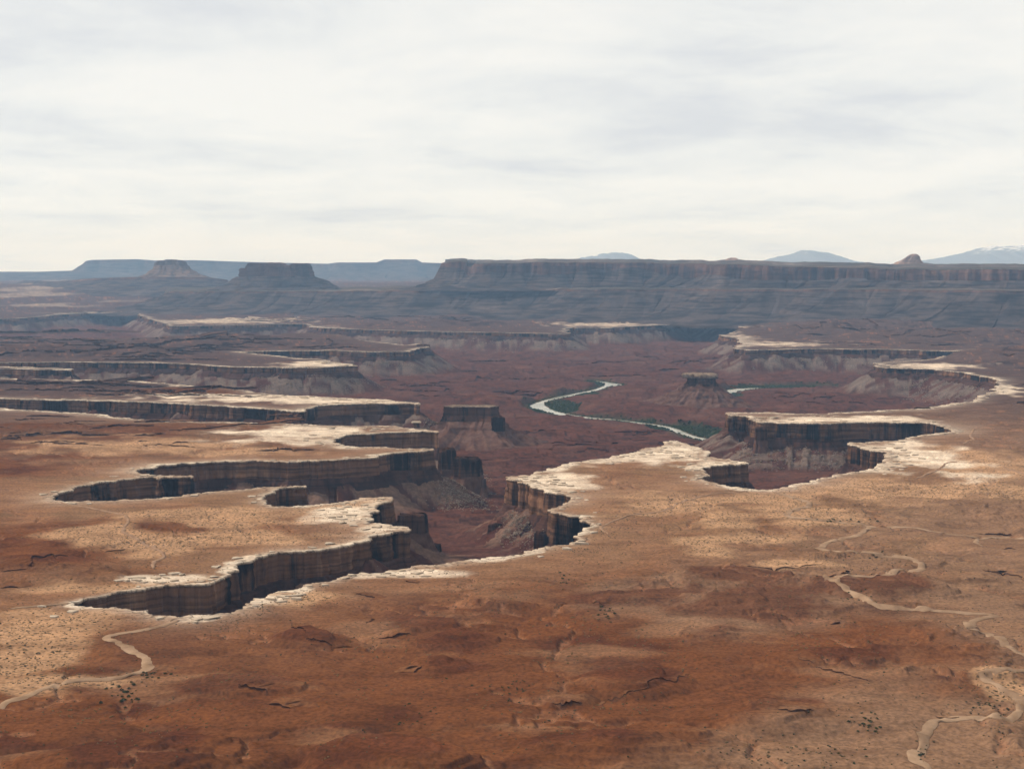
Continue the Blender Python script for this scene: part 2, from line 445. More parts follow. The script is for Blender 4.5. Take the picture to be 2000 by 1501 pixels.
def ground_mat(name, speck, amp):
    """soil colours come from the 'soil' attribute (rock, sand and grass types, plus shade painted on terrace risers); small speckle and grain from noise"""
    m, t, b = new_mat(name)
    a = N(t, 'ShaderNodeAttribute'); a.attribute_name = 'soil'
    f = tnoise(t, g3(speck), 2.0, 0.6)
    f2 = tnoise(t, (0.012, 0.028, 0.02), 5.0, 0.62)
    c = mixc(t, 1.0, a.outputs['Color'], ramp(t, f, [(0.30, g3(1 - 1.5 * amp)), (0.50, g3(1.0)), (0.72, g3(1 + 1.4 * amp))]), 'MULTIPLY')
    c = mixc(t, 1.0, c, ramp(t, f2, [(0.28, (0.66, 0.62, 0.60)), (0.50, g3(1.0)), (0.72, (1.28, 1.25, 1.22))]), 'MULTIPLY')
    # shrub speckle: separate dark dots of desert scrub, denser where the attribute says so
    v = N(t, 'ShaderNodeTexVoronoi'); v.inputs['Scale'].default_value = 1.0; v.inputs['Randomness'].default_value = 1.0
    t.links.new(tex_pos(t, g3(0.16)), v.inputs['Vector'])
    dots = ramp(t, v.outputs['Distance'], [(0.20, g3(1.0)), (0.36, g3(0.0))])
    sc = N(t, 'ShaderNodeAttribute'); sc.attribute_name = 'scrub'
    mm = N(t, 'ShaderNodeMath', operation='MULTIPLY'); t.links.new(dots, mm.inputs[0]); t.links.new(sc.outputs['Fac'], mm.inputs[1])
    c = mixc(t, mm.outputs[0], c, (0.045, 0.034, 0.020))
    t.links.new(c, b.inputs['Base Color'])
    bump(t, b, tnoise(t, (0.05, 0.05, 0.05), 6.0, 0.65), 0.5, 4.0)
    return m
M_GROUND = ground_mat('desert_soil', 0.22, 0.22)
M_FLOOR = ground_mat('canyon_soil', 0.12, 0.20)

def rock_mat(name, base, dark, pale, vstreak, strata, bumpd=2.0, dvar=0.45, sw=0.16):
    m, t, b = new_mat(name)
    s0_ = tnoise(t, (vstreak, vstreak, vstreak * 0.05), 4.0, 0.62)
    s1_ = tnoise(t, (vstreak * 0.17, vstreak * 0.17, vstreak * 0.10), 3.0, 0.6)
    av = N(t, 'ShaderNodeMath', operation='MULTIPLY_ADD'); av.inputs[1].default_value = 0.42
    sb = N(t, 'ShaderNodeMath', operation='MULTIPLY'); sb.inputs[1].default_value = 0.58
    t.links.new(s1_, sb.inputs[0]); t.links.new(s0_, av.inputs[0]); t.links.new(sb.outputs[0], av.inputs[2])
    s = av.outputs[0]
    c = ramp(t, s, [(0.44, dark), (0.505, base), (0.57, base), (0.65, pale)])
    l = tnoise(t, (0.004, 0.004, strata), 3.0, 0.6)
    c = mixc(t, 1.0, c, ramp(t, l, [(0.5 - sw, g3(1 - dvar)), (0.5, g3(1.0)), (0.5 + sw, g3(1.25))]), 'MULTIPLY')
    p = tnoise(t, g3(0.03), 4.0, 0.6)
    c = mixc(t, 1.0, c, ramp(t, p, [(0.3, g3(0.8)), (0.7, g3(1.15))]), 'MULTIPLY')
    t.links.new(c, b.inputs['Base Color'])
    h = tnoise(t, (0.16, 0.16, 0.09), 6.0, 0.7)
    bump(t, b, h, 0.8, bumpd)
    return m
M_WALL = rock_mat('varnished_sandstone', (0.115, 0.058, 0.033), (0.009, 0.006, 0.0055), (0.21, 0.118, 0.070), 0.045, 0.16, 2.0, 0.52, 0.11)
M_LOWER = rock_mat('red_shale', (0.052, 0.025, 0.018), (0.024, 0.012, 0.010), (0.085, 0.052, 0.040), 0.04, 0.30)
M_LEDGE = rock_mat('ledge_rock', (0.15, 0.062, 0.035), (0.055, 0.026, 0.019), (0.22, 0.10, 0.055), 0.2, 0.5, 1.0)
M_MESA = rock_mat('far_cliff_rock', (0.078, 0.042, 0.032), (0.036, 0.021, 0.018), (0.13, 0.079, 0.060), 0.010, 0.03, 12.0)
M_SLOPE = rock_mat('far_slope_rock', (0.052, 0.039, 0.036), (0.032, 0.025, 0.024), (0.085, 0.065, 0.058), 0.010, 0.055, 10.0, 0.62, 0.09)

def cap_mat():
    m, t, b = new_mat('white_slickrock')
    a = N(t, 'ShaderNodeAttribute'); a.attribute_name = 'soil'
    v = N(t, 'ShaderNodeTexVoronoi', feature='DISTANCE_TO_EDGE'); v.inputs['Scale'].default_value = 1.0
    nz = tnoise(t, g3(0.05), 3.0)
    mp_ = N(t, 'ShaderNodeVectorMath', operation='ADD')
    t.links.new(tex_pos(t, (0.050, 0.095, 0.05)), mp_.inputs[0]); t.links.new(nz, mp_.inputs[1])
    t.links.new(mp_.outputs[0], v.inputs['Vector'])
    crack = ramp(t, v.outputs['Distance'], [(0.0, g3(0.42)), (0.045, g3(0.62)), (0.10, g3(1.0))])
    c = mixc(t, 1.0, a.outputs['Color'], crack, 'MULTIPLY')
    f = tnoise(t, g3(0.16), 4.0, 0.65)
    c = mixc(t, 1.0, c, ramp(t, f, [(0.28, g3(0.72)), (0.5, g3(1.0)), (0.75, g3(1.15))]), 'MULTIPLY')
    t.links.new(c, b.inputs['Base Color'])
    bump(t, b, f, 0.7, 2.0)
    return m
M_CAP = cap_mat()
def plain_mat(name, c1, c2, scale, rough=0.95, bd=0.5):
    m, t, b = new_mat(name)
    f = tnoise(t, g3(scale), 4.0, 0.6)
    t.links.new(ramp(t, f, [(0.3, c1), (0.7, c2)]), b.inputs['Base Color'])
    b.inputs['Roughness'].default_value = rough
    bump(t, b, f, 0.5, bd)
    return m
M_BOULDER = plain_mat('pale_boulder', (0.08, 0.06, 0.047), (0.21, 0.165, 0.13), 0.12)
M_REDROCK = plain_mat('red_boulder', (0.10, 0.045, 0.03), (0.20, 0.10, 0.07), 0.12)
M_SLAB = plain_mat('white_slab', (0.27, 0.21, 0.155), (0.46, 0.375, 0.285), 0.10, bd=1.0)
M_SAND = plain_mat('wash_sand', (0.135, 0.080, 0.047), (0.30, 0.20, 0.128), 0.035)
M_TRAIL = plain_mat('trail_dust', (0.17, 0.10, 0.062), (0.26, 0.165, 0.105), 0.06)
M_BUSH = plain_mat('bush_leaf', (0.020, 0.028, 0.012), (0.055, 0.065, 0.028), 0.4)
M_BUSH2 = plain_mat('sagebrush_leaf', (0.030, 0.026, 0.014), (0.070, 0.058, 0.032), 0.2)
M_STEM = plain_mat('bush_stem', (0.06, 0.045, 0.03), (0.10, 0.08, 0.05), 0.6)
M_SCRUB = plain_mat('dry_scrub', (0.055, 0.042, 0.022), (0.13, 0.088, 0.045), 0.10)
M_REED = plain_mat('river_willow', (0.010, 0.018, 0.009), (0.024, 0.037, 0.017), 0.03)
def water_mat():
    m, t, b = new_mat('silty_water')
    t.links.new(ramp(t, tnoise(t, g3(0.012), 3.0), [(0.38, (0.17, 0.175, 0.13)), (0.56, (0.30, 0.28, 0.225))]), b.inputs['Base Color'])
    b.inputs['Roughness'].default_value = 0.22
    b.inputs['Specular IOR Level'].default_value = 0.5
    bump(t, b, tnoise(t, g3(0.3), 3.0), 0.12, 0.3)
    return m
M_WATER = water_mat()
def mount_mat():
    m, t, b = new_mat('snowy_mountain')
    g = N(t, 'ShaderNodeNewGeometry'); sp_ = N(t, 'ShaderNodeSeparateXYZ'); t.links.new(g.outputs['Position'], sp_.inputs[0])
    nz = tnoise(t, (0.0035, 0.0035, 0.0006), 6.0, 0.7)
    ml = N(t, 'ShaderNodeMath', operation='MULTIPLY_ADD'); ml.inputs[1].default_value = 1100.0
    t.links.new(nz, ml.inputs[0]); t.links.new(sp_.outputs['Z'], ml.inputs[2])
    dv = N(t, 'ShaderNodeMath', operation='DIVIDE'); dv.inputs[1].default_value = 3000.0
    t.links.new(ml.outputs[0], dv.inputs[0])
    t.links.new(ramp(t, dv.outputs[0], [(0.525, (0.14, 0.155, 0.18)), (0.58, (0.50, 0.52, 0.55))]), b.inputs['Base Color'])
    return m
M_MOUNT = mount_mat()

# ------------------------------------------------------------------ mesh helpers
def mesh_np(name, V, Fq, mat, parent=None, smooth=True, attrs=None):
    V = np.ascontiguousarray(V, np.float32); Fq = np.ascontiguousarray(Fq, np.int32)
    me = bpy.data.meshes.new(name)
    k = Fq.shape[1]
    me.vertices.add(len(V)); me.vertices.foreach_set('co', V.ravel())
    me.loops.add(Fq.size); me.loops.foreach_set('vertex_index', Fq.ravel())
    me.polygons.add(len(Fq))
    me.polygons.foreach_set('loop_start', np.arange(0, Fq.size, k, dtype=np.int32))
    me.polygons.foreach_set('loop_total', np.full(len(Fq), k, np.int32))
    if smooth:
        me.polygons.foreach_set('use_smooth', np.ones(len(Fq), bool))
    for an, arr in (attrs or {}).items():
        if arr.ndim == 2:
            at = me.attributes.new(an, 'FLOAT_COLOR', 'POINT')
            at.data.foreach_set('color', np.ascontiguousarray(np.column_stack([arr, np.ones(len(arr))]), np.float32).ravel())
        else:
            at = me.attributes.new(an, 'FLOAT', 'POINT')
            at.data.foreach_set('value', np.ascontiguousarray(arr, np.float32))
    me.update(calc_edges=True); me.validate()
    me.materials.append(mat)
    ob = bpy.data.objects.new(name, me)
    COL.objects.link(ob)
    if parent is not None: ob.parent = parent
    return ob
def empty(name, loc=(0, 0, 0)):
    o = bpy.data.objects.new(name, None); COL.objects.link(o); o.location = loc
    o.empty_display_size = 10
    return o
def tag(o, label=None, cat=None, group=None, kind=None):
    if label: o['label'] = label
    if cat: o['category'] = cat
    if group: o['group'] = group
    if kind: o['kind'] = kind
    return o
def grid_faces(nr, nc, closed=False):
    i = np.arange(nr - 1)[:, None] * nc; j = np.arange(nc if closed else nc - 1)[None, :]
    j2 = (j + 1) % nc
    return np.stack([i + j, i + j2, i + nc + j2, i + nc + j], -1).reshape(-1, 4)
def compact(V, Fq, attrs):
    used = np.zeros(len(V), bool); used[Fq.ravel()] = True
    remap = np.cumsum(used) - 1
    return V[used], remap[Fq], {k: a[used] for k, a in attrs.items()}

# ------------------------------------------------------------------ terrain grid (finer close by, coarser far off)
vv = []
v = 1760.0
while v > 566:
    vv.append(v)
    v -= 0.7 if v < 700 else (0.95 if v < 830 else (1.45 if v < 1100 else 2.0))
rr = CAM_Z / np.tan(np.arctan((np.array(vv) - VH) / F))
rr = np.concatenate([[380, 560, 720], rr[rr > 760]])
rr = rr[rr < 22000]
rr = np.concatenate([rr, rr[-1] * 1.055 ** np.arange(1, 16)])
daz = 2.25 / F
inner = np.arange(-0.386, 0.386, daz)
outer = 0.39 + np.cumsum(daz * 1.12 ** np.arange(1, 30))
outer = outer[outer < 0.62]
aa = np.concatenate([-outer[::-1], inner, outer])
NRW, NCL = len(rr), len(aa)
GX = np.outer(rr, np.sin(aa)).ravel(); GY = np.outer(rr, np.cos(aa)).ravel()
print('grid', NRW, NCL, NRW * NCL)
GP = np.column_stack([GX, GY])
GR = np.repeat(rr, NCL)
cell = np.repeat(np.gradient(rr), NCL)
def grid_rim_dist():
    st = 5
    ri = np.unique(np.append(np.arange(0, NRW, st), NRW - 1)); ci = np.unique(np.append(np.arange(0, NCL, st), NCL - 1))
    A = GP.reshape(NRW, NCL, 2)
    sub = A[np.ix_(ri, ci)].reshape(-1, 2)
    d = np.empty(len(sub)); ix = np.empty(len(sub), np.int64)
    find = kd.find
    for i, (x, y) in enumerate(sub.tolist()):
        _, j, dd = find((x, y, 0.0)); d[i] = dd; ix[i] = j
    d = d.reshape(len(ri), len(ci)); ix = ix.reshape(len(ri), len(ci))
    fr = np.interp(np.arange(NRW), ri, np.arange(len(ri))); fc = np.interp(np.arange(NCL), ci, np.arange(len(ci)))
    r0 = np.minimum(fr.astype(int), len(ri) - 2); c0 = np.minimum(fc.astype(int), len(ci) - 2)
    tr = (fr - r0)[:, None]; tq = (fc - c0)[None, :]
    D = (d[np.ix_(r0, c0)] * (1 - tr) + d[np.ix_(r0 + 1, c0)] * tr) * (1 - tq) + (d[np.ix_(r0, c0 + 1)] * (1 - tr) + d[np.ix_(r0 + 1, c0 + 1)] * tr) * tq
    I = ix[np.ix_(np.round(fr).astype(int), np.round(fc).astype(int))]
    D = D.ravel(); I = I.ravel().copy()
    wide_cell = np.maximum(cell, GR * 2.1 / F)
    ex = np.nonzero((D < 110 + wide_cell * 7) & (GR < 16000))[0]
    for i, (x, y) in zip(ex.tolist(), GP[ex].tolist()):
        _, j, dd = find((x, y, 0.0)); D[i] = dd; I[i] = j
    return np.where(inside_loop(GP, R), D, -D), I
GD, GI = grid_rim_dist()

# pale grass / white rock patches (u, v, ru, rv)
GRASS = [(1420,1015,75,20),(1300,985,120,28),(1600,1005,150,28),(1390,1080,55,16),(1480,1050,120,14),(1350,1060,60,14),(300,1060,130,24),(430,1010,220,26),(180,1040,120,18),(100,1230,170,38),(560,1170,110,18),(60,1290,120,30),(250,1150,180,14),(420,1050,200,24),(480,884,110,7),(160,1330,170,20),(1900,905,120,40),(1750,960,200,26),(250,870,250,14),(700,985,120,14),(1500,975,160,18),(1950,960,120,24),(1965,1350,45,24),(1560,1105,90,7)]
WHITE = [(330,1130,95,9),(270,1128,60,8),(560,850,130,18),(700,860,90,14),(640,838,110,8),(1640,820,190,8),(1790,885,80,36),(1700,900,50,26),(1250,892,140,18),(1330,880,70,16),(1080,945,80,22),(1400,912,70,14),(700,1000,90,24),(740,1030,60,10),(660,783,170,7),(620,711,90,6),(560,781,200,5),(430,752,100,3),(1900,755,80,12),(1500,672,110,5),(1180,634,110,4),(420,628,160,4),(1820,715,90,5),(760,1120,130,8),(520,1170,60,10),(600,640,60,4),(1430,660,50,8),(200,796,200,5),(470,775,250,4)]
REDP = [(900,1300,500,140),(500,1350,350,120),(1300,1330,300,120),(700,1200,200,60),(1250,1120,200,50)]
def patch(lst, x, y, soft, seed):
    m = np.zeros_like(x)
    q0 = soft * fbm(x, y, 110, 4, seed)
    for (u, v, ru, rv) in lst:
        c = at_z(u, v); D = np.hypot(*c); rx = ru * D / F; ry = rv * D * D / (CAM_Z * F)
        k = (np.abs(x - cx_(c)) < rx * 1.7) & (np.abs(y - c[1]) < ry * 1.7)
        if k.any():
            m[k] = np.maximum(m[k], np.clip(1.25 - np.sqrt(((x[k] - c[0]) / rx) ** 2 + ((y[k] - c[1]) / ry) ** 2) + q0[k], 0, 1))
    return m
def cx_(c): return c[0]
C_RED = np.array([0.100, 0.0370, 0.0135]); C_DRED = np.array([0.056, 0.0185, 0.0075]); C_TAN = np.array([0.195, 0.104, 0.056])
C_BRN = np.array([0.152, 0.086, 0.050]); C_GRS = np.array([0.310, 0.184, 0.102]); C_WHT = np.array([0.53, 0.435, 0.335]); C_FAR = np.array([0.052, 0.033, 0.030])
C_OLV = np.array([0.122, 0.076, 0.040])
def lerp(a, b, t): return a + (b - a) * np.asarray(t)[:, None]
def soil(x, y, d, z):
    r = np.hypot(x, y); D = np.maximum(-d, 0)
    c = np.tile(C_RED, (len(x), 1))
    n1 = fbm(x, y, 380, 5, 30); n2 = fbm(x, y, 120, 4, 31); n3 = fbm(x, y * 2.2, 240, 4, 32)
    c = lerp(c, C_DRED, sstep(0.05, 0.6, n2 + 0.4 * n1) * 0.75)
    c = lerp(c, C_BRN, sstep(-0.35, 0.55, n1 + (x / np.maximum(r, 1) - 0.11) * 4.0))
    c = lerp(c, C_TAN, sstep(0.15, 0.7, n3) * 0.55)
    band = (1 - sstep(60, 330, D + 90 * n1)) * (0.35 + 0.65 * sstep(1500, 2000, r))
    c = lerp(c, C_TAN * 0.92, band * 0.85)
    c = lerp(c, C_OLV, sstep(0.0, 0.5, n2 - n1) * 0.35 * sstep(1500, 2400, r))
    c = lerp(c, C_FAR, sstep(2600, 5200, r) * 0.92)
    c = lerp(c, C_RED * 0.85, patch(HILL_RED, x, y, 0.5, 35) * 0.9)
    dk = patch(DARKP, x, y, 0.6, 37)
    c = lerp(c, C_DRED * np.array([1.15, 1.15, 1.2]), sstep(0.15, 0.7, dk) * 0.75)
    dl = np.abs(fbm(x + 0.4 * y, y, 300, 5, 61, 0.55))
    c = lerp(c, C_TAN * np.array([1.05, .92, .9]), (1 - sstep(0.008, 0.05, dl)) * 0.55 * sstep(40, 120, D))
    riser_shade = riser(z, 4.5, 0.74) * (z > 5) * sstep(-0.2, 0.3, n2) * (1 - sstep(2400, 4000, r))
    c = lerp(c, np.array([0.030, 0.013, 0.009]), riser_shade * 0.4)  # near terrace risers: dark rock tone painted in place of ledge shade
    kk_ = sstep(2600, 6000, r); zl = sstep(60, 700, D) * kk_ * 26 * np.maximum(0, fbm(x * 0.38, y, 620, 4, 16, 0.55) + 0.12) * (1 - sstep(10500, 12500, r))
    riser_shade = riser(zl, 7.5, 0.80) * (zl > 3)
    c = lerp(c, np.array([0.020, 0.012, 0.011]), riser_shade * 0.85)  # far low steps get the same painted shade, as dark rock bands
    g = patch(GRASS, x, y, 0.55, 33)
    c = lerp(c, C_GRS, sstep(0.12, 0.75, g) * 0.8)
    wd = 3 + 24 * np.maximum(0.05 + n2 + 0.3 * n1, 0) + 10 * sstep(3000, 6000, r)
    wm = (1 - sstep(wd * 0.6, wd * 1.5, D)) * (0.40 + 0.60 * sstep(-0.25, 0.3, n2 + 0.5 * n3 + 0.3 * sstep(3000, 5000, r)))
    wm = np.maximum(wm, 0.60 * np.exp(-D / (8 + 22 * np.maximum(n1 + 0.2, 0) + 8 * sstep(2000, 3000, r))))
    wm = np.maximum(wm, sstep(0.05, 0.85, patch(WHITE, x, y, 0.7, 34)))
    wm = np.maximum(wm, 0.45 * sstep(0.1, 0.5, fbm(x, y, 1100, 4, 38)) * sstep(12800, 14500, r) * (1 - sstep(-0.30, -0.22, x / np.maximum(r, 1))))
    streak = sstep(-0.25, 0.25, fbm(x, y * 2.5, 60, 4, 36))
    wm = wm * (0.70 + 0.30 * streak)
    wm = wm * (1 - 0.38 * sstep(5000, 9000, r))
    c = lerp(c, C_WHT, wm)
    scrub = np.clip(sstep(0.12, 0.7, g) * 0.75 + 0.30 * sstep(-0.2, 0.6, n3) , 0, 0.8) * (1 - wm) * (1 - sstep(3000, 5200, r))
    return np.clip(c, 0.01, 0.7), scrub
DARKP = [(870,1266,120,24),(820,1222,80,18),(1240,1325,120,34),(880,1304,70,13),(740,1480,170,36),(1480,1190,190,46),(600,1250,80,20),(1650,1290,110,22),(1520,1372,90,14),(430,1345,110,18),(1230,1170,150,20),(1400,1130,140,20),(330,1450,120,24),(1130,1450,150,20),(120,1100,110,12),(1700,1160,120,24)]
HILL_RED = [(560,824,110,9),(330,838,280,10),(60,838,120,12),(380,768,130,6),(110,1110,160,22)]
C_RISER_SHADE = np.array([0.020, 0.010, 0.009])  # dark outcrop tone that paints shade on the floor risers
C_FLR = np.array([0.068, 0.0265, 0.018]); C_FLD = np.array([0.032, 0.0135, 0.010]); C_TAL = np.array([0.105, 0.082, 0.068]); C_TALN = np.array([0.115, 0.070, 0.050]); C_GRN = np.array([0.026, 0.031, 0.017]); C_PNK = np.array([0.088, 0.042, 0.030])
def floor_soil(x, y, d, idx, z, dr):
    s = RS[idx]
    n1 = fbm(x, y, 300, 4, 90); n2 = fbm(x, y * 2, 70, 4, 91)
    c = np.tile(C_FLR, (len(x), 1))
    c = lerp(c, C_FLD, sstep(0.0, 0.6, n2) * 0.8)
    c = lerp(c, C_PNK, sstep(0.1, 0.6, n1) * 0.55)
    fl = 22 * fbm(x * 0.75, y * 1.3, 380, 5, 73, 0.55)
    riser_shade = riser(fl + 60, 7.0, 0.80) * sstep(40, 90, d) * sstep(-0.5, 0.1, fbm(x, y, 140, 3, 93))
    c = lerp(c, C_RISER_SHADE, riser_shade * 0.5)  # risers too gentle to shade themselves, so darkened as outcrop bands
    fan = 1 - 2 * np.abs(perlin(s / 62.0, d * 0.004, 70))
    r = np.hypot(x, y)
    lk = 1 + sstep(3500, 9000, r) * 0.8
    st = sstep(-0.05, 0.35, 0.55 * fan + 0.9 * perlin(s / (17.0 * lk), d * 0.006, 92) + 0.35 * perlin(s / (6.0 * lk), d * 0.01, 94))
    tal = st * (1 - sstep(85, 165, d + 40 * n2)) * sstep(-114, -100, z)
    c = lerp(c, C_TALN + (C_TAL - C_TALN) * sstep(2600, 4200, r)[:, None], tal * 0.85)
    # bare red shale between the fans
    c = lerp(c, C_FLD * np.array([1.2, 1.0, 1.0]), (1 - st) * (1 - sstep(90, 150, d)) * 0.7)
    if dr is not None:
        g = sstep(0.2, 0.6, green_mask(x, y))
        nearriv = (1 - sstep(10, 45, dr + 14 * n2))
        c = lerp(c, C_GRN, np.clip(np.maximum(g, nearriv * 0.75), 0, 1))
    return np.clip(c, 0.01, 0.7), 0.25 * (1 - tal)

# bench
need_b = GD < 2 * cell + 20
bz = bench_z(GX, GY, np.minimum(GD, 0))
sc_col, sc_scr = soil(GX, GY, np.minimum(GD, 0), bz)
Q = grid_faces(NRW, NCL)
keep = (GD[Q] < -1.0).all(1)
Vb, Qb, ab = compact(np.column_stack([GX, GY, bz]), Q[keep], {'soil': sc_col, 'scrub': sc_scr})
ground = mesh_np('ground', Vb, Qb[:, ::-1], M_GROUND, attrs=ab)
tag(ground, 'red and tan desert bench cut by canyons, reaching back to the far mesas', kind='structure')
# canyon floor
m = GD > -2.2 * cell - 6
idxs = np.nonzero(m)[0]
Pm = GP[idxs]
fd, fi = GD[idxs], GI[idxs]
wide = (GR[idxs] > 4200) & (GR[idxs] < 8500) & (fd > 20)
drr = np.full(len(idxs), 1e4); nb = np.zeros(len(idxs), bool)
a_, b_ = river_dist(Pm[wide]); drr[wide] = a_; nb[wide] = b_
fz = canyon_z(Pm[:, 0], Pm[:, 1], fd, fi, drr, nb)
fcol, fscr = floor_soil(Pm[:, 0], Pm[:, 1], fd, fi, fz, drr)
full = np.full(NRW * NCL, -1); full[idxs] = np.arange(len(idxs))
Qf = full[Q]; Qf = Qf[(Qf >= 0).all(1)]
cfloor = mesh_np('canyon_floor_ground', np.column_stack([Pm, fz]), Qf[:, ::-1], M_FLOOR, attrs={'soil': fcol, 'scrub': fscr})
tag(cfloor, 'dark red canyon floor with rubble slopes and ledges around the river', kind='structure')

# ------------------------------------------------------------------ cliff strips along the rim
ROW_SP = np.interp(np.linalg.norm(R, axis=1), rr[:-15], np.gradient(rr)[:-15])
flap = ROW_SP * 1.7 + 9
def offs(i_arr, o): return R[i_arr] + RN[i_arr] * o[:, None]
# how far the cap may reach inland before it meets another lip
allow = flap.copy()
for f_ in (1.0, 0.8, 0.62, 0.46, 0.32, 0.2, 0.1):
    o = flap * f_
    P = R - RN * o[:, None]
    d_, _ = rim_dist(P)
    bad = d_ > -0.55 * o
    if f_ == 1.0: todo = bad.copy()
    else:
        allow[todo] = o[todo]
        todo &= bad
    if not todo.any(): break
allow[todo] = 1.0
allow = np.minimum.reduce([np.roll(allow, k) for k in range(-2, 3)])
lodk = np.maximum(1.0, np.linalg.norm(R, axis=1) / 4000.0)
def stepn(s, wl, seed):
    q = perlin(s / wl, np.full_like(s, 0.37), seed) * 2.6
    return np.round(q) / 2.6
col_disp = 6.0 * stepn(RS, 38 * lodk ** 0.5, 100) + 3.2 * stepn(RS, 13 * lodk ** 0.5, 101) + 1.3 * perlin(RS / 6.0, RS * 0 + 0.3, 102)
col_disp *= lodk ** 0.4
crk = np.abs(perlin(RS / (26.0 * lodk), RS * 0 + .65, 108))
col_disp -= 5.5 * (1 - sstep(0.02, 0.075, crk)) * sstep(-0.2, 0.2, perlin(RS / 140.0, RS * 0 + .2, 109))
rough = 1.1 * perlin(RS / 9.0, RS * 0.0 + 0.8, 103)
hk = HK
# (offset, z, share of column displacement, part)
CAP_ROWS = [(-1.0, -0.9, 0), (-0.75, 0.15, 0), (-0.5, 0.55, 0), (-0.25, 0.8, 0)]
prof_cap = []
bz_in = []
for fr, zo, _ in CAP_ROWS:
    P = R + RN * (fr * allow)[:, None] + RN * (col_disp * 0.8 * (1 + fr))[:, None]
    d_, _ = rim_dist(P)
    zb = bench_z(P[:, 0], P[:, 1], np.minimum(d_, -0.5 * -fr * allow * 0 - 0.0))
    if fr > -1: zo = zo + 0.5 * fbm(P[:, 0], P[:, 1], 14, 3, 105)
    prof_cap.append(np.column_stack([P, zb + zo]))
zrim = 0.9 + rough * 0.5 + 0.8 * perlin(RS / 16.0, RS * 0 + .5, 106)
def wrow(o, z, share, jit=0.0, seed=0):
    oo = o + col_disp * share
    zz_ = np.full(NR, float(z)) if np.isscalar(z) else z
    if jit: oo = oo + jit * perlin(RS / 7.0, zz_ / 5.0 + 3, 110 + seed)
    P = R + RN * oo[:, None]
    return np.column_stack([P, zz_])
prof_cap += [wrow(-1.0, zrim, 0.9), wrow(0.7, zrim - 0.3, 0.9), wrow(1.2, zrim - 3.2, 0.9, 0.6), wrow(-1.3, zrim - 4.4, 0.92, 0.5)]
wz = [-6.5, -9, -12, -15, -16.5, -20, -24, -28, -29.5, -34, -39]
prof_wall = [wrow(-1.3, zrim - 4.4, 0.92, 0.5)]
for k_, z_ in enumerate(wz):
    t = k_ / (len(wz) - 1)
    und = 3.0 * math.sin(t * 6.0) * perlin(RS / 55.0, RS * 0 + t * 0.8, 120)
    led = (1.6 if z_ <= -16.5 else 0) + (1.9 if z_ <= -29.5 else 0)
    led = led * sstep(-0.35, 0.2, perlin(RS / 75.0, RS * 0 + .55, 121))
    prof_wall.append(wrow(-0.9 + 0.9 * t + und + led, z_ * hk, 0.92 + 0.1 * min(1, t * 3), 1.5, k_))
prof_low = [prof_wall[-1], wrow(4.5, -41 * hk, 0.9, 1.0), wrow(8, -43.5 * hk, 0.7, 1.2), wrow(9.5, -48 * hk, 0.7, 1.5, 3), wrow(13.5, -50 * hk, 0.6, 1.5, 4), wrow(15, -55 * hk, 0.6, 1.5, 5), wrow(21, -58 * hk, 0.4, 2.0, 6), wrow(24, -63 * hk, 0.3, 2.0, 7), wrow(40, -63 * hk - 27, 0.1)]
capV = np.stack(prof_cap); wallV = np.stack(prof_wall); lowV = np.stack(prof_low)
cap_soil, _ = soil(capV[..., 0].ravel(), capV[..., 1].ravel(), np.repeat([-1.0, -.75, -.5, -.25, -.05, 0, 0, 0], NR) * np.tile(allow, 8), capV[..., 2].ravel())
cap_soil = cap_soil.reshape(8, NR, 3)
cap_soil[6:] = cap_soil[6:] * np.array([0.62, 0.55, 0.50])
cliffs = []
for si, (lab, pts) in enumerate(RIM):
    ii = np.nonzero(RSEG == si)[0]
    if len(ii) < 3: continue
    ii = np.append(ii, (ii[-1] + 1) % NR)
    mid = R[ii[len(ii) // 2]]
    root = empty('canyon_cliff', (mid[0], mid[1], -60))
    tag(root, lab, 'cliff', 'cliffs along the canyon rim')
    off = np.array([mid[0], mid[1], -60.0])
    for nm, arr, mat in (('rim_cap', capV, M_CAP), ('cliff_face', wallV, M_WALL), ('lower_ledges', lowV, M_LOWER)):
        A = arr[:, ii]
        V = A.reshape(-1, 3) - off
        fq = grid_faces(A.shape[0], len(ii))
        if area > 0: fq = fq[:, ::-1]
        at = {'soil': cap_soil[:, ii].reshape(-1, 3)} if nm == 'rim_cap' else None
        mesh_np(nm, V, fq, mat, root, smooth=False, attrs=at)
    cliffs.append(root)

# ------------------------------------------------------------------ river sheets
def fill_poly(name, loop, z, mat):
    from mathutils.geometry import tessellate_polygon
    tris = tessellate_polygon([[Vector((p[0], p[1], 0)) for p in loop]])
    return mesh_np(name, np.column_stack([loop, np.full(len(loop), z)]), np.array(tris), mat, smooth=False)
for k_, (lp, lab) in enumerate(((RV1, 'pale silty river winding through the red canyon floor'), (RV2, 'far glint of the river behind the cone shaped butte'))):
    o = fill_poly('river', lp, RIVER_Z, M_WATER)
    nrm = o.data.polygons[0].normal.z
    if nrm < 0: o.data.flip_normals()
    tag(o, lab, kind='structure')
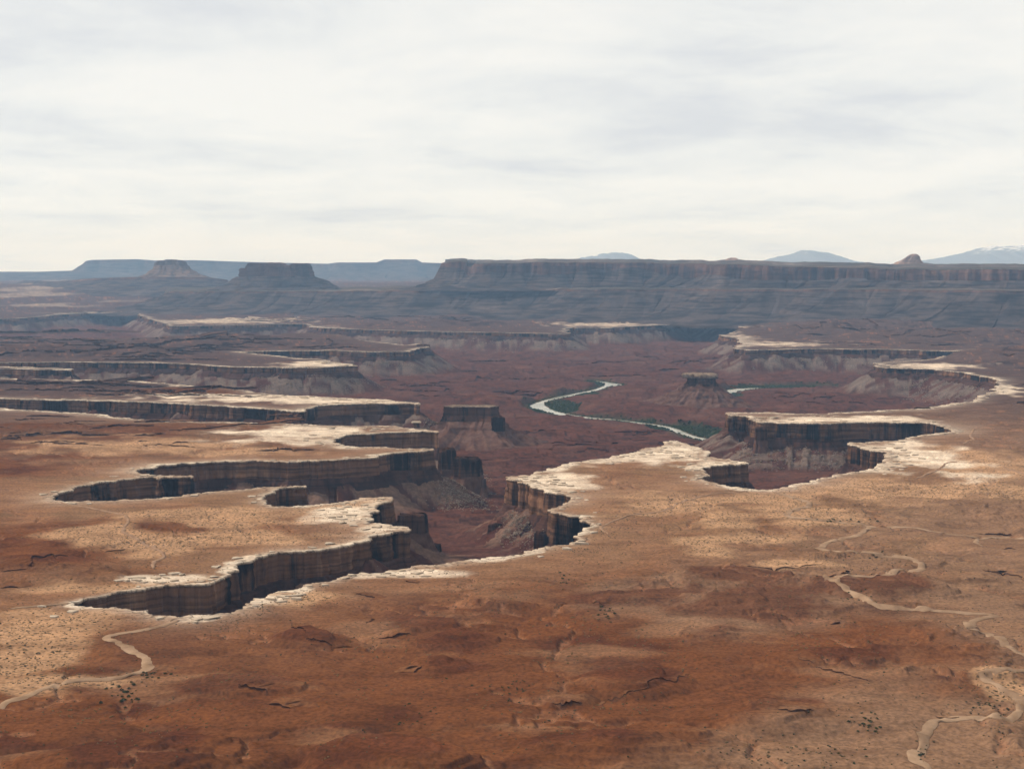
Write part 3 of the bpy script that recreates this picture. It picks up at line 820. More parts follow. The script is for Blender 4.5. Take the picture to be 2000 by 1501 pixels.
# ------------------------------------------------------------------ far scarps: mesas, terraces, plateaus
def polyline(ctrl, sp, wob, seed):
    """(u, v, distance) control points -> dense world polyline with its top height"""
    C = at_d(np.array([c[0] for c in ctrl]), np.array([c[1] for c in ctrl]), np.array([c[2] for c in ctrl]))
    out_ = []
    for i in range(len(C) - 1):
        k = max(2, int(np.linalg.norm(C[i + 1, :2] - C[i, :2]) / sp))
        out_.append(C[i] + (C[i + 1] - C[i]) * (np.arange(k) / k)[:, None])
    P = np.vstack(out_ + [C[-1:]])
    s = np.concatenate([[0], np.cumsum(np.linalg.norm(np.diff(P[:, :2], axis=0), axis=1))])
    t = np.gradient(P[:, :2], axis=0)
    for _ in range(14): t = np.vstack([t[:1], (t[:-2] + 2 * t[1:-1] + t[2:]) / 4, t[-1:]])
    t /= np.linalg.norm(t, axis=1, keepdims=True)
    n = np.stack([t[:, 1], -t[:, 0]], 1)          # right of travel: towards the overlook when running left to right
    P[:, :2] += n * (wob * (fbm(s, s * 0 + .2, 1500, 2, seed) + 0.42 * fbm(s, s * 0 + .7, 420, 3, seed + 1)))[:, None]
    t = np.gradient(P[:, :2], axis=0)
    for _ in range(10): t = np.vstack([t[:1], (t[:-2] + 2 * t[1:-1] + t[2:]) / 4, t[-1:]])
    t /= np.linalg.norm(t, axis=1, keepdims=True)
    n = np.stack([t[:, 1], -t[:, 0]], 1)
    return P, s, n
def scarp(name, label, ctrl, sp, wob, seed, rows_back, rows_cliff, rows_slope, colamp, colwl, mats, group=None, ztop_noise=0.0, cliffvar=False):
    P, s, n = polyline(ctrl, sp, wob, seed)
    rad = P[:, :2] / np.linalg.norm(P[:, :2], axis=1, keepdims=True)
    q = colamp * (np.round(perlin(s / colwl, s * 0 + .4, seed + 3) * 3) / 3 + 0.5 * perlin(s / (colwl * 0.35), s * 0 + .1, seed + 4) + 0.3 * perlin(s / (colwl * 0.12), s * 0 + .9, seed + 5))
    fan = 0.7 * (1 - 2 * np.abs(perlin(s / (colwl * 1.1), s * 0 + .2, seed + 6))) + 0.45 * perlin(s / (colwl * 0.4), s * 0 + .6, seed + 7) + 0.35 * (1 - 2 * np.abs(perlin(s / (colwl * 0.22), s * 0 + .3, seed + 11)))
    cv = np.clip(0.80 + 0.55 * fbm(s, s * 0 + .15, 700, 3, seed + 21), 0.4, 1.2) if cliffvar else np.ones(len(s))
    if cliffvar: cv = cv * np.interp(s, [0, 3800, 5200, 7000], [0.62, 0.62, 0.9, 1.0])
    zt = P[:, 2] + ztop_noise * (fbm(s, s * 0 + .5, 420, 5, seed + 9, 0.6))
    def row(o, z, share, absz=False, fank=0.0, back=False):
        if back: xy = P[:, :2] + rad * o + n * (q * share)[:, None]
        else: xy = P[:, :2] + n * (o * (1 + fank * fan) + q * share)[:, None]
        zz_ = (zt * z if 0 < z <= 1 else np.full(len(P), float(z))) if absz else zt + (z if back else z * cv)
        zz_ = zz_ + 0.0
        if back: zz_ = zz_ + ztop_noise * 1.1 * fbm(xy[:, 0], xy[:, 1], 600, 5, seed + 8, 0.6) * min(1, o / 300)
        return np.column_stack([xy, zz_])
    B = [row(o, z, sh, back=True) for (o, z, sh) in rows_back]
    Cc = [row(o, z, sh) for (o, z, sh) in rows_cliff]
    S = [row(o, z, sh, absz=True, fank=fk) for (o, z, sh, fk) in rows_slope]
    mid = P[len(P) // 2]
    root = empty(name, (mid[0], mid[1], 0)); tag(root, label, 'mesa' if 'mesa' in name else ('terrace' if 'terrace' in name else 'plateau'), group)
    offv = np.array([mid[0], mid[1], 0])
    for nm, rows, mat in (('top', B + [Cc[0]], mats[0]), ('cliff_band', Cc, mats[1]), ('talus_slope', [Cc[-1]] + S, mats[2])):
        if len(rows) < 2: continue
        A = np.stack(rows)
        mesh_np(nm, A.reshape(-1, 3) - offv, grid_faces(len(rows), len(P)), mat, root, smooth=(nm == 'talus_slope'))
    return root
M_TOP = rock_mat('mesa_top_soil', (0.078, 0.060, 0.048), (0.046, 0.040, 0.032), (0.17, 0.135, 0.11), 0.006, 0.02, 8.0)
MATS = (M_TOP, M_MESA, M_SLOPE)
scarp('far_plateau', 'pale blue flat plateau along the left horizon with a stepped left end',
      [(-200,553,33000),(-50,548,32000),(25,541,31500),(45,531.5,31000),(140,528.5,31000),(160,517,31000),(168,510,31000),(180,507.5,31000),(265,506,31000),(300,508.5,31000),(380,508,31000),(500,512,31000),(640,515,31000),(660,512.5,31000),(735,512.5,31000),(750,506.5,31000),(812,506.5,31000),(824,512.5,31000),(900,515,31000),(1050,516,31500)],
      60, 160, 200, [(9000, -40, 0), (3000, -10, 0), (500, 0, 0)], [(0, 0, 1), (10, -40, 1), (30, -75, 1.1)],
      [(160, 395, .6, .2), (420, 330, .3, .3), (500, 300, .3, .2), (900, 262, .1, .3), (1700, 225, 0, .2), (3200, 205, 0, 0)], 60, 700, MATS)
scarp('butte_terrace', 'hazy flat terrace carrying the small far butte',
      [(60,556,21000),(120,549,19000),(190,543.5,17900),(290,540.5,17000),(400,541.5,17000),(436,546,17500),(452,553,19500)],
      30, 60, 220, [(1500, -5, 0), (300, 2, 0)], [(0, 0, 1), (6, -14, 1), (20, -24, 1)],
      [(90, 270, .6, .3), (160, 240, .4, .3), (175, 228, .4, .3), (420, 180, .1, .3), (900, 120, 0, 0)], 22, 240, MATS)
scarp('layered_terrace', 'long dark ledgy terrace in front of the mesas, under the largest butte',
      [(250,576,19000),(300,573,16500),(335,571,14900),(348,570,14300),(480,569.5,13700),(650,569,13300),(830,567.5,12950),(1000,566.5,12650),(1200,565.5,11900),(1400,565,11300),(1600,566,10800),(1800,567,10300),(2000,568,9800),(2350,570,9300)],
      13, 200, 240, [(2600, 16, 0), (700, 8, 0), (120, 2, 0.3)], [(0, 0, 1), (5, -9, 1), (14, -15, 1)],
      [(60, .80, .8, .18), (110, .68, .7, .18), (113, .63, .7, .17), (190, .50, .6, .18), (196, .465, .6, .17), (300, .35, .5, .16), (304, .31, .5, .16), (480, .20, .4, .15), (486, .17, .4, .15), (700, .06, .2, .12), (930, -14, 0, .1)], 34, 190, MATS, ztop_noise=7.0)
mesa = scarp('long_mesa', 'long flat-topped mesa with a dark vertical cliff band filling the right horizon',
      [(985,515,18000),(930,514,15800),(898,513,14400),(886,513,13700),(887,512,13450),(893,512.3,13380),(911,513,13330),(914,521,13330),(930,522,13330),(935,515.5,13280),(960,514.5,13200),(1000,514,13100),(1080,512.5,13000),(1180,512,12900),(1300,514,12750),(1400,516.5,12300),(1520,520,11900),(1700,524,11450),(1738,526,11150),(1850,526.5,10950),(2000,527,10700),(2350,528,10300)],
      9, 210, 260, [(9000, 25, 0), (4200, 68, 0), (2400, 48, 0), (2300, 30, 0), (900, 14, 0), (250, 3, .4)],
      [(0, 0, 1), (3, -12, 1), (12, -14, 1), (16, -45, 1.05), (20, -80, 1.05), (26, -118, 1.1)],
      [(80, 330, .9, .2), (150, 300, .8, .22), (153, 288, .8, .22), (230, 268, .7, .22), (233, 258, .7, .22), (300, 246, .5, .25), (520, 226, .2, .2)], 62, 300, MATS, ztop_noise=8.0, cliffvar=True)

# ------------------------------------------------------------------ buttes and towers: stacked irregular rings
def butte(name, label, cu, D, rings, seed, mats, cat='butte', topfun=None, nA=220, group=None, rot=0.0, zc=None):
    """rings: (part, half width, half depth, z, roughness, dx); the last ring of a part is the first of the next"""
    c = at_d(cu, VH, D)
    th = np.linspace(0, 2 * np.pi, nA, endpoint=False)
    ct, st = np.cos(th), np.sin(th)
    root = empty(name, (c[0], c[1], rings[-1][3])); tag(root, label, cat, group)
    if rot: root.rotation_euler = (0, 0, rot)
    lump = perlin(ct * 2.2 + 5, st * 2.2, seed) * 0.22 + np.round(perlin(ct * 6 + 9, st * 6, seed + 1) * 3) / 3 * 0.12 + perlin(ct * 17, st * 17, seed + 2) * 0.06
    fan = perlin(ct * 2.5 + 3, st * 2.5, seed + 3) * 0.16 + perlin(ct * 8 + 3, st * 8, seed + 4) * 0.05
    rows = []
    for (part, rx, ry, z, rg, dxx) in rings:
        pw = 0.5 if part in ('cap', 'cliff', 'rim_cap') else 0.85
        ex = np.sign(ct) * np.abs(ct) ** pw; ey = np.sign(st) * np.abs(st) ** pw
        k = 1 + rg * (lump if part != 'talus' else 0.5 * lump + fan)
        zz_ = np.full(nA, float(z))
        x = ex * rx * k + dxx; y = ey * ry * k
        if topfun is not None and part == 'cap': zz_ = topfun(x, zz_)
        if part == 'cliff' and rings[0][0] == 'cliff': zz_ = zz_ - 0.16 * (rings[0][3] - rings[-1][3]) * np.clip(perlin(x / (rings[0][1] * .8) + seed, y / (rings[0][2] * .8), seed + 20) + .2, 0, 1) * np.clip((z - rings[-1][3]) / (rings[0][3] - rings[-1][3]) * 2 - 1, 0, 1)
        zz_ = zz_ + (1.5 * perlin(ct * 9, st * 9 + z * 0.1, seed + 6) * min(1, rx / 60) if part != 'cap' else 0)
        rows.append((part, np.column_stack([x, y, zz_ - rings[-1][3]])))
    # finer rings between the given ones, roughened; inner rings close the top
    fine = []
    p0, r0 = rows[0]
    for f_ in (0.2, 0.45, 0.7, 0.88):
        q_ = r0.copy(); q_[:, :2] *= f_
        base_z = rings[0][3] - rings[-1][3]
        if topfun is not None: q_[:, 2] = topfun(q_[:, 0], np.full(nA, float(rings[0][3]))) - rings[-1][3]
        q_[:, 2] += 0.02 * rings[0][1] * perlin(q_[:, 0] / rings[0][1] * 5, q_[:, 1] / rings[0][1] * 5, seed + 12)
        fine.append((p0, q_))
    fine.append(rows[0])
    for i in range(1, len(rows)):
        pa, ra = rows[i - 1]; pb, rb = rows[i]
        nsub = 4 if pb == 'talus' else 3
        for j in range(1, nsub + 1):
            t_ = j / nsub
            q_ = ra * (1 - t_) + rb * t_
            if j < nsub or pb == 'talus':
                rad_ = np.hypot(q_[:, 0], q_[:, 1])
                if pb == 'talus':
                    k_ = 1 + 0.09 * fbm(q_[:, 0] + seed, q_[:, 1], rings[0][1] * 0.5, 4, seed + 13)
                    q_[:, 2] = q_[:, 2] + 0.04 * rings[0][1] * fbm(q_[:, 0], q_[:, 1] + 31, rings[0][1] * 0.3, 3, seed + 14)
                else:
                    k_ = 1 + 0.05 * perlin(th * nA / 12.0, q_[:, 2] / (0.12 * (rings[0][3] - rings[-1][3]) + 1), seed + 15)
                q_[:, :2] *= np.asarray(k_)[:, None]
            fine.append((pb, q_))
    rows = fine
    order = []
    for p, _ in rows:
        if p not in order: order.append(p)
    for pi, part in enumerate(order):
        rs = [r_ for p, r_ in rows if p == part]
        if pi > 0:
            prev = [r_ for p, r_ in rows if p == order[pi - 1]][-1]
            rs = [prev] + rs
        A = np.stack(rs)
        V = A.reshape(-1, 3); fq = grid_faces(len(rs), nA, True)
        if pi == 0:      # close the top
            V = np.vstack([V, A[0].mean(0)[None]])
            ctr = len(V) - 1
            j = np.arange(nA)
            tri = np.stack([np.full(nA, ctr), j, (j + 1) % nA], 1)
            me_extra = tri
        else:
            me_extra = None
        faces = [tuple(f) for f in fq[:, ::-1].tolist()] + ([tuple(f) for f in me_extra.tolist()] if me_extra is not None else [])
        me = bpy.data.meshes.new(part); me.from_pydata(V.tolist(), [], faces); me.update()
        if part == 'talus': me.polygons.foreach_set('use_smooth', [True] * len(me.polygons))
        me.materials.append(mats[min(pi, len(mats) - 1)])
        ob = bpy.data.objects.new(part, me); COL.objects.link(ob); ob.parent = root
    return root
def ekker_top(x, z):
    # stepped skyline of the cap: towers and gaps
    xs = [-420, -392, -378, -350, -318, -306, -280, -180, -60, 30, 44, 60, 84, 110, 130, 146, 200, 290, 305, 330]
    zs = [-90, -64, -52, -58, -50, -4, 0, -3, 2, 0, -18, -34, -26, -38, -20, -4, -9, -4, -30, -80]
    return z + np.interp(x, xs, zs) * np.clip((z - 400) / 80, 0, 1)
butte('large_butte', 'large square-topped butte with crumbling towers standing on the long dark terrace', 547, 14500,
      [('cap', 330, 120, 488, .10, -40), ('cap', 350, 145, 488, .45, -40), ('cap', 353, 148, 470, .5, -40), ('cap', 356, 155, 425, .5, -40), ('cap', 360, 165, 375, .5, -38), ('cap', 365, 172, 350, .5, -34),
       ('talus', 440, 250, 318, .5, -26), ('talus', 550, 370, 264, .5, -16), ('talus', 556, 376, 255, .5, -16), ('talus', 670, 490, 218, .6, -10), ('talus', 800, 600, 178, .6, 0)], 300, (M_MESA, M_SLOPE), topfun=ekker_top, nA=420)
M_HAZY = rock_mat('hazy_butte_rock', (0.125, 0.085, 0.068), (0.070, 0.048, 0.040), (0.18, 0.125, 0.10), 0.010, 0.04, 8.0)
M_DOME = rock_mat('pale_dome_rock', (0.33, 0.225, 0.175), (0.22, 0.15, 0.12), (0.42, 0.31, 0.25), 0.01, 0.03, 8.0)
def far_top(x, z): return z + np.interp(x, [-180, -150, -140, -60, -50, 50, 60, 130, 150], [-30, -22, -12, -10, 0, 0, -6, -8, -26]) * np.clip((z - 490) / 50, 0, 1)
butte('small_far_butte', 'small hazy butte with a knobbly cap in front of the blue plateau', 335, 17500,
      [('cap', 140, 90, 546, .1, 0), ('cap', 165, 105, 547, .5, 0), ('cap', 172, 110, 520, .6, 0), ('cap', 182, 118, 478, .6, 0),
       ('talus', 225, 170, 436, .5, 6), ('talus', 300, 250, 384, .5, 14), ('talus', 370, 320, 346, .5, 20), ('talus', 470, 420, 315, .5, 30)], 320, (M_HAZY, M_HAZY), topfun=far_top, nA=260)
butte('rounded_tower', 'lone pinkish rounded rock tower rising above the right mesa skyline', 1777, 14200,
      [('cap', 16, 14, 576, .3, 40), ('cap', 34, 30, 569, .6, 36), ('cap', 52, 40, 554, .7, 30), ('cap', 66, 52, 534, .7, 20), ('cap', 90, 70, 508, .7, 2), ('talus', 130, 95, 490, .4, -10), ('talus', 170, 130, 440, .4, -12)], 330, (M_DOME, M_DOME), cat='rock tower', nA=140)
butte('skyline_dome', 'low pale rock dome on the mesa skyline between two snowy mountains', 1430, 15200,
      [('cap', 22, 22, 548, .3, 10), ('cap', 44, 40, 542, .5, 4), ('cap', 66, 50, 528, .5, 0), ('talus', 100, 80, 500, .4, 0)], 335, (M_DOME, M_DOME), cat='rock dome', nA=80)
M_TALUS = plain_mat('talus_rubble', (0.044, 0.018, 0.0135), (0.112, 0.064, 0.047), 0.05, bd=3.0)
M_DWALL = rock_mat('dark_red_sandstone', (0.062, 0.030, 0.020), (0.010, 0.006, 0.005), (0.115, 0.062, 0.041), 0.07, 0.2)
M_TANCAP = plain_mat('weathered_cap_rock', (0.09, 0.062, 0.045), (0.24, 0.18, 0.13), 0.10, bd=1.0)
CMATS = (M_TANCAP, M_DWALL, M_TALUS)
butte('cone_butte', 'cone shaped red butte with a flat overhanging pale cap inside the river bend', 1371, 5470,
      [('rim_cap', 48, 30, 5, .8, -4), ('rim_cap', 60, 40, 2, 1.2, -3), ('rim_cap', 64, 44, -5, 1.4, -2), ('rim_cap', 57, 40, -12, 1.4, 0),
       ('cliff', 50, 37, -15, 1.4, 3), ('cliff', 48, 36, -24, 1.4, 5), ('cliff', 54, 41, -34, 1.3, 5), ('cliff', 63, 50, -43, 1.2, 4),
       ('talus', 84, 70, -54, 1.0, 2), ('talus', 88, 75, -60, 1.0, 2), ('talus', 122, 106, -78, 1.0, -2), ('talus', 128, 112, -85, 1.0, -4), ('talus', 170, 152, -104, 1.0, -8), ('talus', 225, 205, -124, 1.0, -12)], 340, CMATS, nA=240)
butte('flat_monument', 'square flat-topped rock monument standing alone before the red river plain', 917, 4190,
      [('rim_cap', 60, 22, 0, .6, 0), ('rim_cap', 67, 26, -0.6, 1.2, 0), ('rim_cap', 68, 27, -2.4, 1.3, 0),
       ('cliff', 66, 26, -4, 1.6, 0), ('cliff', 65, 27, -16, 1.7, 0), ('cliff', 67, 28, -28, 1.7, 0), ('cliff', 72, 34, -36, 1.6, 2), ('cliff', 78, 42, -44, 1.5, 2),
       ('talus', 104, 72, -60, 1.2, 0), ('talus', 108, 76, -66, 1.2, 0), ('talus', 145, 120, -84, 1.3, -4), ('talus', 190, 170, -104, 1.3, -8), ('talus', 240, 215, -124, 1.2, -10)], 350, CMATS, nA=240)
# lower fins and pinnacles without a pale cap: (label, u, D, half width, half depth, ztop, zbot)
FINS = [
 ('dark red blocky fin beside the flat-topped monument', 973, 4120, 19, 16, -28, -100),
 ('square dark fin jutting from the slope below the pale shelf point', 911, 3230, 30, 24, -28, -104),
 ('smaller red fin behind the square dark fin below the pale shelf', 872, 3290, 20, 26, -14, -100),
 ('thin spike of rock at the foot of the square dark fin', 944, 3190, 5, 5, -72, -110),
 ('dark fin below the two blunt points of the tan headland', 803, 2440, 24, 15, -22, -84),
 ('low black ledge block at the foot of the tan headland', 838, 2470, 17, 9, -82, -108),
 ('low dark block on the rubble slope under the sunlit cliff', 985, 2640, 28, 9, -76, -108),
 ('dark fin standing in front of the sunlit rounded bay', 1062, 2345, 14, 11, -36, -96),
 ('slender pinnacle standing on grey rubble inside the second canyon', 646, 2790, 6, 5, -30, -70),
 ('dark block under the white overhanging spur', 1465, 2880, 10, 9, -46, -104),
 ('small tower at the end of the thin wedge shaped cliff', 826, 7560, 34, 24, 10, -60),
 ('fluted buttress at the corner of the tall brown cliff', 1490, 3700, 14, 12, -10, -74),
]
for k_, (lab, u, D, rx, ry, zt_, zb_) in enumerate(FINS):
    h = zt_ - zb_
    butte('rock_fin', lab, u, D, [('cliff', rx * .8, ry * .8, zt_, .5, 0), ('cliff', rx * .97, ry * .97, zt_ - .02 * h, .9, 0), ('cliff', rx, ry, zt_ - .3 * h, 1.0, 0), ('cliff', rx * 1.05, ry * 1.06, zt_ - .55 * h, 1.0, 0),
          ('talus', rx * 1.25, ry * 1.4, zt_ - .72 * h, .9, 0), ('talus', rx * 1.8, ry * 2.2, zt_ - 1.15 * h, .9, 0)], 400 + k_ * 9, (M_DWALL, M_TALUS), cat='rock fin', nA=72, group='rock fins below the rim')
# balanced cap rocks on the shelf end
butte('balanced_rock', 'small balanced cap rock at the end of the white shelf', 811, 3655, [('rim_cap', 9, 7, 10, .4, 0), ('rim_cap', 13, 9, 9, .8, 0), ('rim_cap', 13, 9, 5.5, .8, 0), ('cliff', 7, 6, 5, .8, 0), ('cliff', 8, 7, 0, .8, 0), ('cliff', 11, 9, -6, .8, 0)], 520, (M_SLAB, M_WALL), cat='rock', nA=40)

# ------------------------------------------------------------------ snowy mountains far behind the mesa
def mountain(label, u0, u1, prof, D, seed):
    nx, ny = 150, 46
    us = np.linspace(u0, u1, nx)
    px = np.interp(us, [p[0] for p in prof], [p[1] for p in prof])
    X = (us - 1000) / F * D
    px = px + 2.6 * fbm(us, us * 0 + .3, 30, 5, seed + 2, 0.65)
    H = (VH - px) / F * D + CAM_Z
    base = 480.0
    yy = np.linspace(-1, 1, ny)
    XX, YY = np.meshgrid(X, yy)
    depth = 5200.0
    rid = 1 - np.abs(fbm(XX, YY * depth, 1500, 5, seed))
    k = np.clip(1 - np.abs(YY) ** 1.2, 0, 1)
    Z = base + (H[None, :] - base) * k * (0.80 + 0.2 * np.clip(rid, 0, 1) ** 2 * (1 - k) + 0.2 * k) - (1 - k) * k * 300 * (1 - rid)
    V = np.stack([XX, D + YY * depth, Z], -1).reshape(-1, 3)
    c = np.array([X.mean(), D, base])
    o = mesh_np('snowy_mountain', V - c, grid_faces(ny, nx), M_MOUNT)
    o.location = c
    tag(o, label, 'mountain', 'mountains beyond the mesa')
mountain('low rounded blue mountain with snow streaks above the middle of the mesa', 1095, 1280, [(1095,512),(1130,506),(1150,500),(1180,495),(1200,493),(1215,493.5),(1235,498),(1250,505),(1280,513)], 43000, 600)
mountain('pointed snow-tipped blue mountain left of the pinkish rock tower', 1450, 1680, [(1450,514),(1490,508),(1530,500),(1553,494),(1566,487),(1574,489),(1582,488),(1598,491),(1616,495),(1636,505),(1680,515)], 43000, 620)
mountain('largest blue mountain at the right edge of the horizon', 1770, 2260, [(1770,514),(1820,507),(1860,500),(1890,491),(1910,483),(1935,481),(1955,482),(1990,479),(2040,476),(2090,482),(2150,490),(2200,500),(2260,512)], 43000, 640)

# ------------------------------------------------------------------ small rock ledges breaking out of the bench (pieces of the ground)
LEDGES = [  # polyline in the photograph, height in metres
 ([(567,1226),(582,1231),(598,1238)],3.5),([(598,1245),(625,1253),(651,1268)],4),([(465,1338),(490,1345),(525,1354)],4.5),([(525,1376),(545,1378),(567,1383)],4),([(0,1117),(35,1112),(60,1105),(98,1088),(130,1085)],4),([(0,1148),(35,1148)],4),
 ([(206,1077),(245,1072)],3),([(532,881),(552,878),(574,881)],7),([(280,869),(330,870),(381,874)],4),([(175,838),(227,832),(301,832)],7),([(0,852),(70,848),(140,846),(175,852),(213,850)],8),([(262,824),(367,824)],7),([(329,841),(455,832),(595,818)],5),([(549,814),(590,813)],9),
 ([(716,1217),(732,1209)],4),([(739,1247),(772,1243),(800,1236)],4),([(807,1313),(823,1301)],4),([(1077,1373),(1100,1374),(1136,1371)],4),([(1175,1375),(1196,1362),(1245,1348),(1280,1327),(1346,1315)],2),([(695,1159),(725,1172)],3),([(793,1133),(816,1138)],3),([(1133,1179),(1182,1182)],2.5),
 ([(1604,1128),(1630,1126),(1664,1124)],5),([(1919,1114),(1945,1119),(1961,1122),(1996,1137)],4),([(1622,1222),(1639,1217)],4),([(1559,1285),(1601,1303),(1650,1318),(1699,1331)],2.5),([(1828,1399),(1881,1399)],3),([(1520,1387),(1545,1392),(1587,1390)],3.5),([(1426,1105),(1496,1111),(1559,1109),(1608,1100)],3),([(1923,1044),(1975,1043)],4),([(1960,1073),(1982,1073)],3),([(1785,798),(1818,798)],8),([(1985,788),(2012,786)],9),
 ([(-60,651),(0,650),(60,650),(112,649),(157,646),(185,647),(217,650)],24),([(-40,658),(20,661),(80,658)],14),([(185,674),(238,674),(315,671),(420,669),(500,670),(595,671)],16),([(-60,686),(0,687),(60,684),(122,687),(200,689),(308,688)],18),([(297,761),(350,765),(395,761),(440,760),(490,758),(502,757)],13),([(-60,744),(0,748),(60,751),(133,753),(200,752),(297,755)],14),([(245,744),(280,740),(301,737)],12),([(300,771),(400,772),(500,776)],7),([(180,769),(297,770)],7),
 ([(1650,632),(1700,633),(1737,634)],14),([(700,624),(760,625)],16),([(860,622),(930,626)],16),([(560,614),(640,613)],14),([(1880,640),(1990,643)],14),([(1800,652),(1900,655)],10)]
def ledge(pts, h, k, floor=False):
    query = floor_at if floor else bench_at
    u = np.array([p[0] for p in pts], float); v_ = np.array([p[1] for p in pts], float)
    G = np.column_stack([at_z(u, v_, -112.0), u * 0]) if floor else drop(u, v_)
    D = np.hypot(G[:, 0], G[:, 1]).mean()
    sp = max(1.5, D / F * 1.6)
    P = []
    lr = np.random.default_rng(700 + k)
    for i in range(len(G) - 1): P += fractal(G[i, :2], G[i + 1, :2], sp, lr, 0.09)
    P = np.array(P + [G[-1, :2]])
    n_ = len(P)
    if n_ < 4: return
    t = np.gradient(P, axis=0)
    for _ in range(4): t = np.vstack([t[:1], (t[:-2] + 2 * t[1:-1] + t[2:]) / 4, t[-1:]])
    t /= np.maximum(np.linalg.norm(t, axis=1, keepdims=True), 1e-6)
    n = np.stack([t[:, 1], -t[:, 0]], 1)
    if (n * P).sum(1).mean() > 0: n = -n
    s = np.linspace(0, 1, n_)
    tap = np.sin(np.pi * np.clip(s * 0.96 + 0.02, 0, 1)) ** 0.45 * (0.75 + 0.35 * perlin(s * n_ / 9, s * 0, 60 + k))
    gap = sstep(-0.55, -0.3, perlin(s * n_ / 14.0, s * 0 + .4, 90 + k))
    hh = h * tap * (0.25 + 0.75 * gap)
    col = 0.25 * h * np.round(perlin(s * n_ / 5.0, s * 0 + .7, 61 + k) * 3) / 3
    rows = []
    for (o, zf, ck) in ((-13.0, -0.25, 0), (-6.5, 0.42, 0), (-1.8, 0.82, .5), (-0.1, 1.0, 1), (0.12, .93, 1), (0.14, .62, 1), (-0.12, .52, 1), (-0.05, .1, 1), (0.5, -0.02, 1), (1.9, -0.4, .5)):
        Q_ = P + n * (o * h * (0.5 + 0.5 * tap) + col * ck)[:, None]
        rows.append([Q_, None, zf])
    sel = [0, 1, 9]
    allz = query(np.vstack([rows[i_][0] for i_ in sel] + [P])).reshape(4, -1)
    for a_i, i_ in enumerate(sel): rows[i_][1] = allz[a_i]
    zb0 = allz[3]
    A = np.stack([np.column_stack([q_, (zb0 if (zb is None or o_ == 1) else zb) + zf * hh - (0.6 if zf < -.2 else 0)]) for o_, (q_, zb, zf) in enumerate(rows)])
    c = np.array([P[:, 0].mean(), P[:, 1].mean(), zb0.mean()])
    if floor: sc_ = np.tile(C_FLR * 0.9, (A[..., 0].size, 1))
    else: sc_, _ = soil(A[..., 0].ravel(), A[..., 1].ravel(), np.full(A[..., 0].size, -200.0), A[..., 2].ravel())
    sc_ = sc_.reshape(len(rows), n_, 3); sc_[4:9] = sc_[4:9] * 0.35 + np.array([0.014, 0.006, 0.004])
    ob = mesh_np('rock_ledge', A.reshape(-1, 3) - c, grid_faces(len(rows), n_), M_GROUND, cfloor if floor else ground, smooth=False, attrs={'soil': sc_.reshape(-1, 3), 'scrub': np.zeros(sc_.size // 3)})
    ob.location = c
for k_, (pts, h) in enumerate(LEDGES): ledge(pts, h * (0.7 if pts[0][1] > 1050 else 1.0), k_)
lr_ = np.random.default_rng(77)
n_x = 0
for (u0, u1, v0, v1, n_, ll, hh_) in ((-60, 480, 640, 704, 44, (30, 150), (7, 17)), (-60, 470, 733, 776, 30, (30, 130), (5, 10)), (430, 900, 612, 636, 14, (40, 140), (9, 16)), (500, 800, 650, 682, 16, (25, 90), (6, 12)),
                                      (1480, 2010, 610, 676, 26, (30, 120), (6, 13)), (1750, 2010, 690, 760, 10, (20, 70), (4, 8)), (-40, 560, 808, 870, 22, (20, 90), (2.5, 6))):
    for q_ in range(n_):
        ua = lr_.uniform(u0, u1); L_ = lr_.uniform(*ll); va = lr_.uniform(v0, v1); sl = lr_.normal(0, 0.012)
        us_ = np.linspace(ua, ua + L_, 5); vs_ = va + sl * (us_ - ua) + lr_.normal(0, 0.5, 5)
        dq, _ = rim_dist(at_z(us_, vs_))
        if (dq > -70).any(): continue
        ledge(list(zip(us_, vs_)), lr_.uniform(*hh_), 200 + n_x); n_x += 1
def floor_at(P):
    return surface(np.atleast_2d(P))[0]
FLOOR_LEDGES = ((880, 1150, 700, 775, 18, (40, 130), (6, 12)), (980, 1320, 830, 885, 16, (30, 110), (4, 9)), (1180, 1420, 690, 745, 12, (40, 110), (6, 11)), (1480, 1700, 765, 795, 9, (30, 90), (4, 8)), (700, 860, 735, 780, 10, (30, 90), (5, 10)), (900, 1010, 880, 1000, 8, (20, 60), (3, 6)))

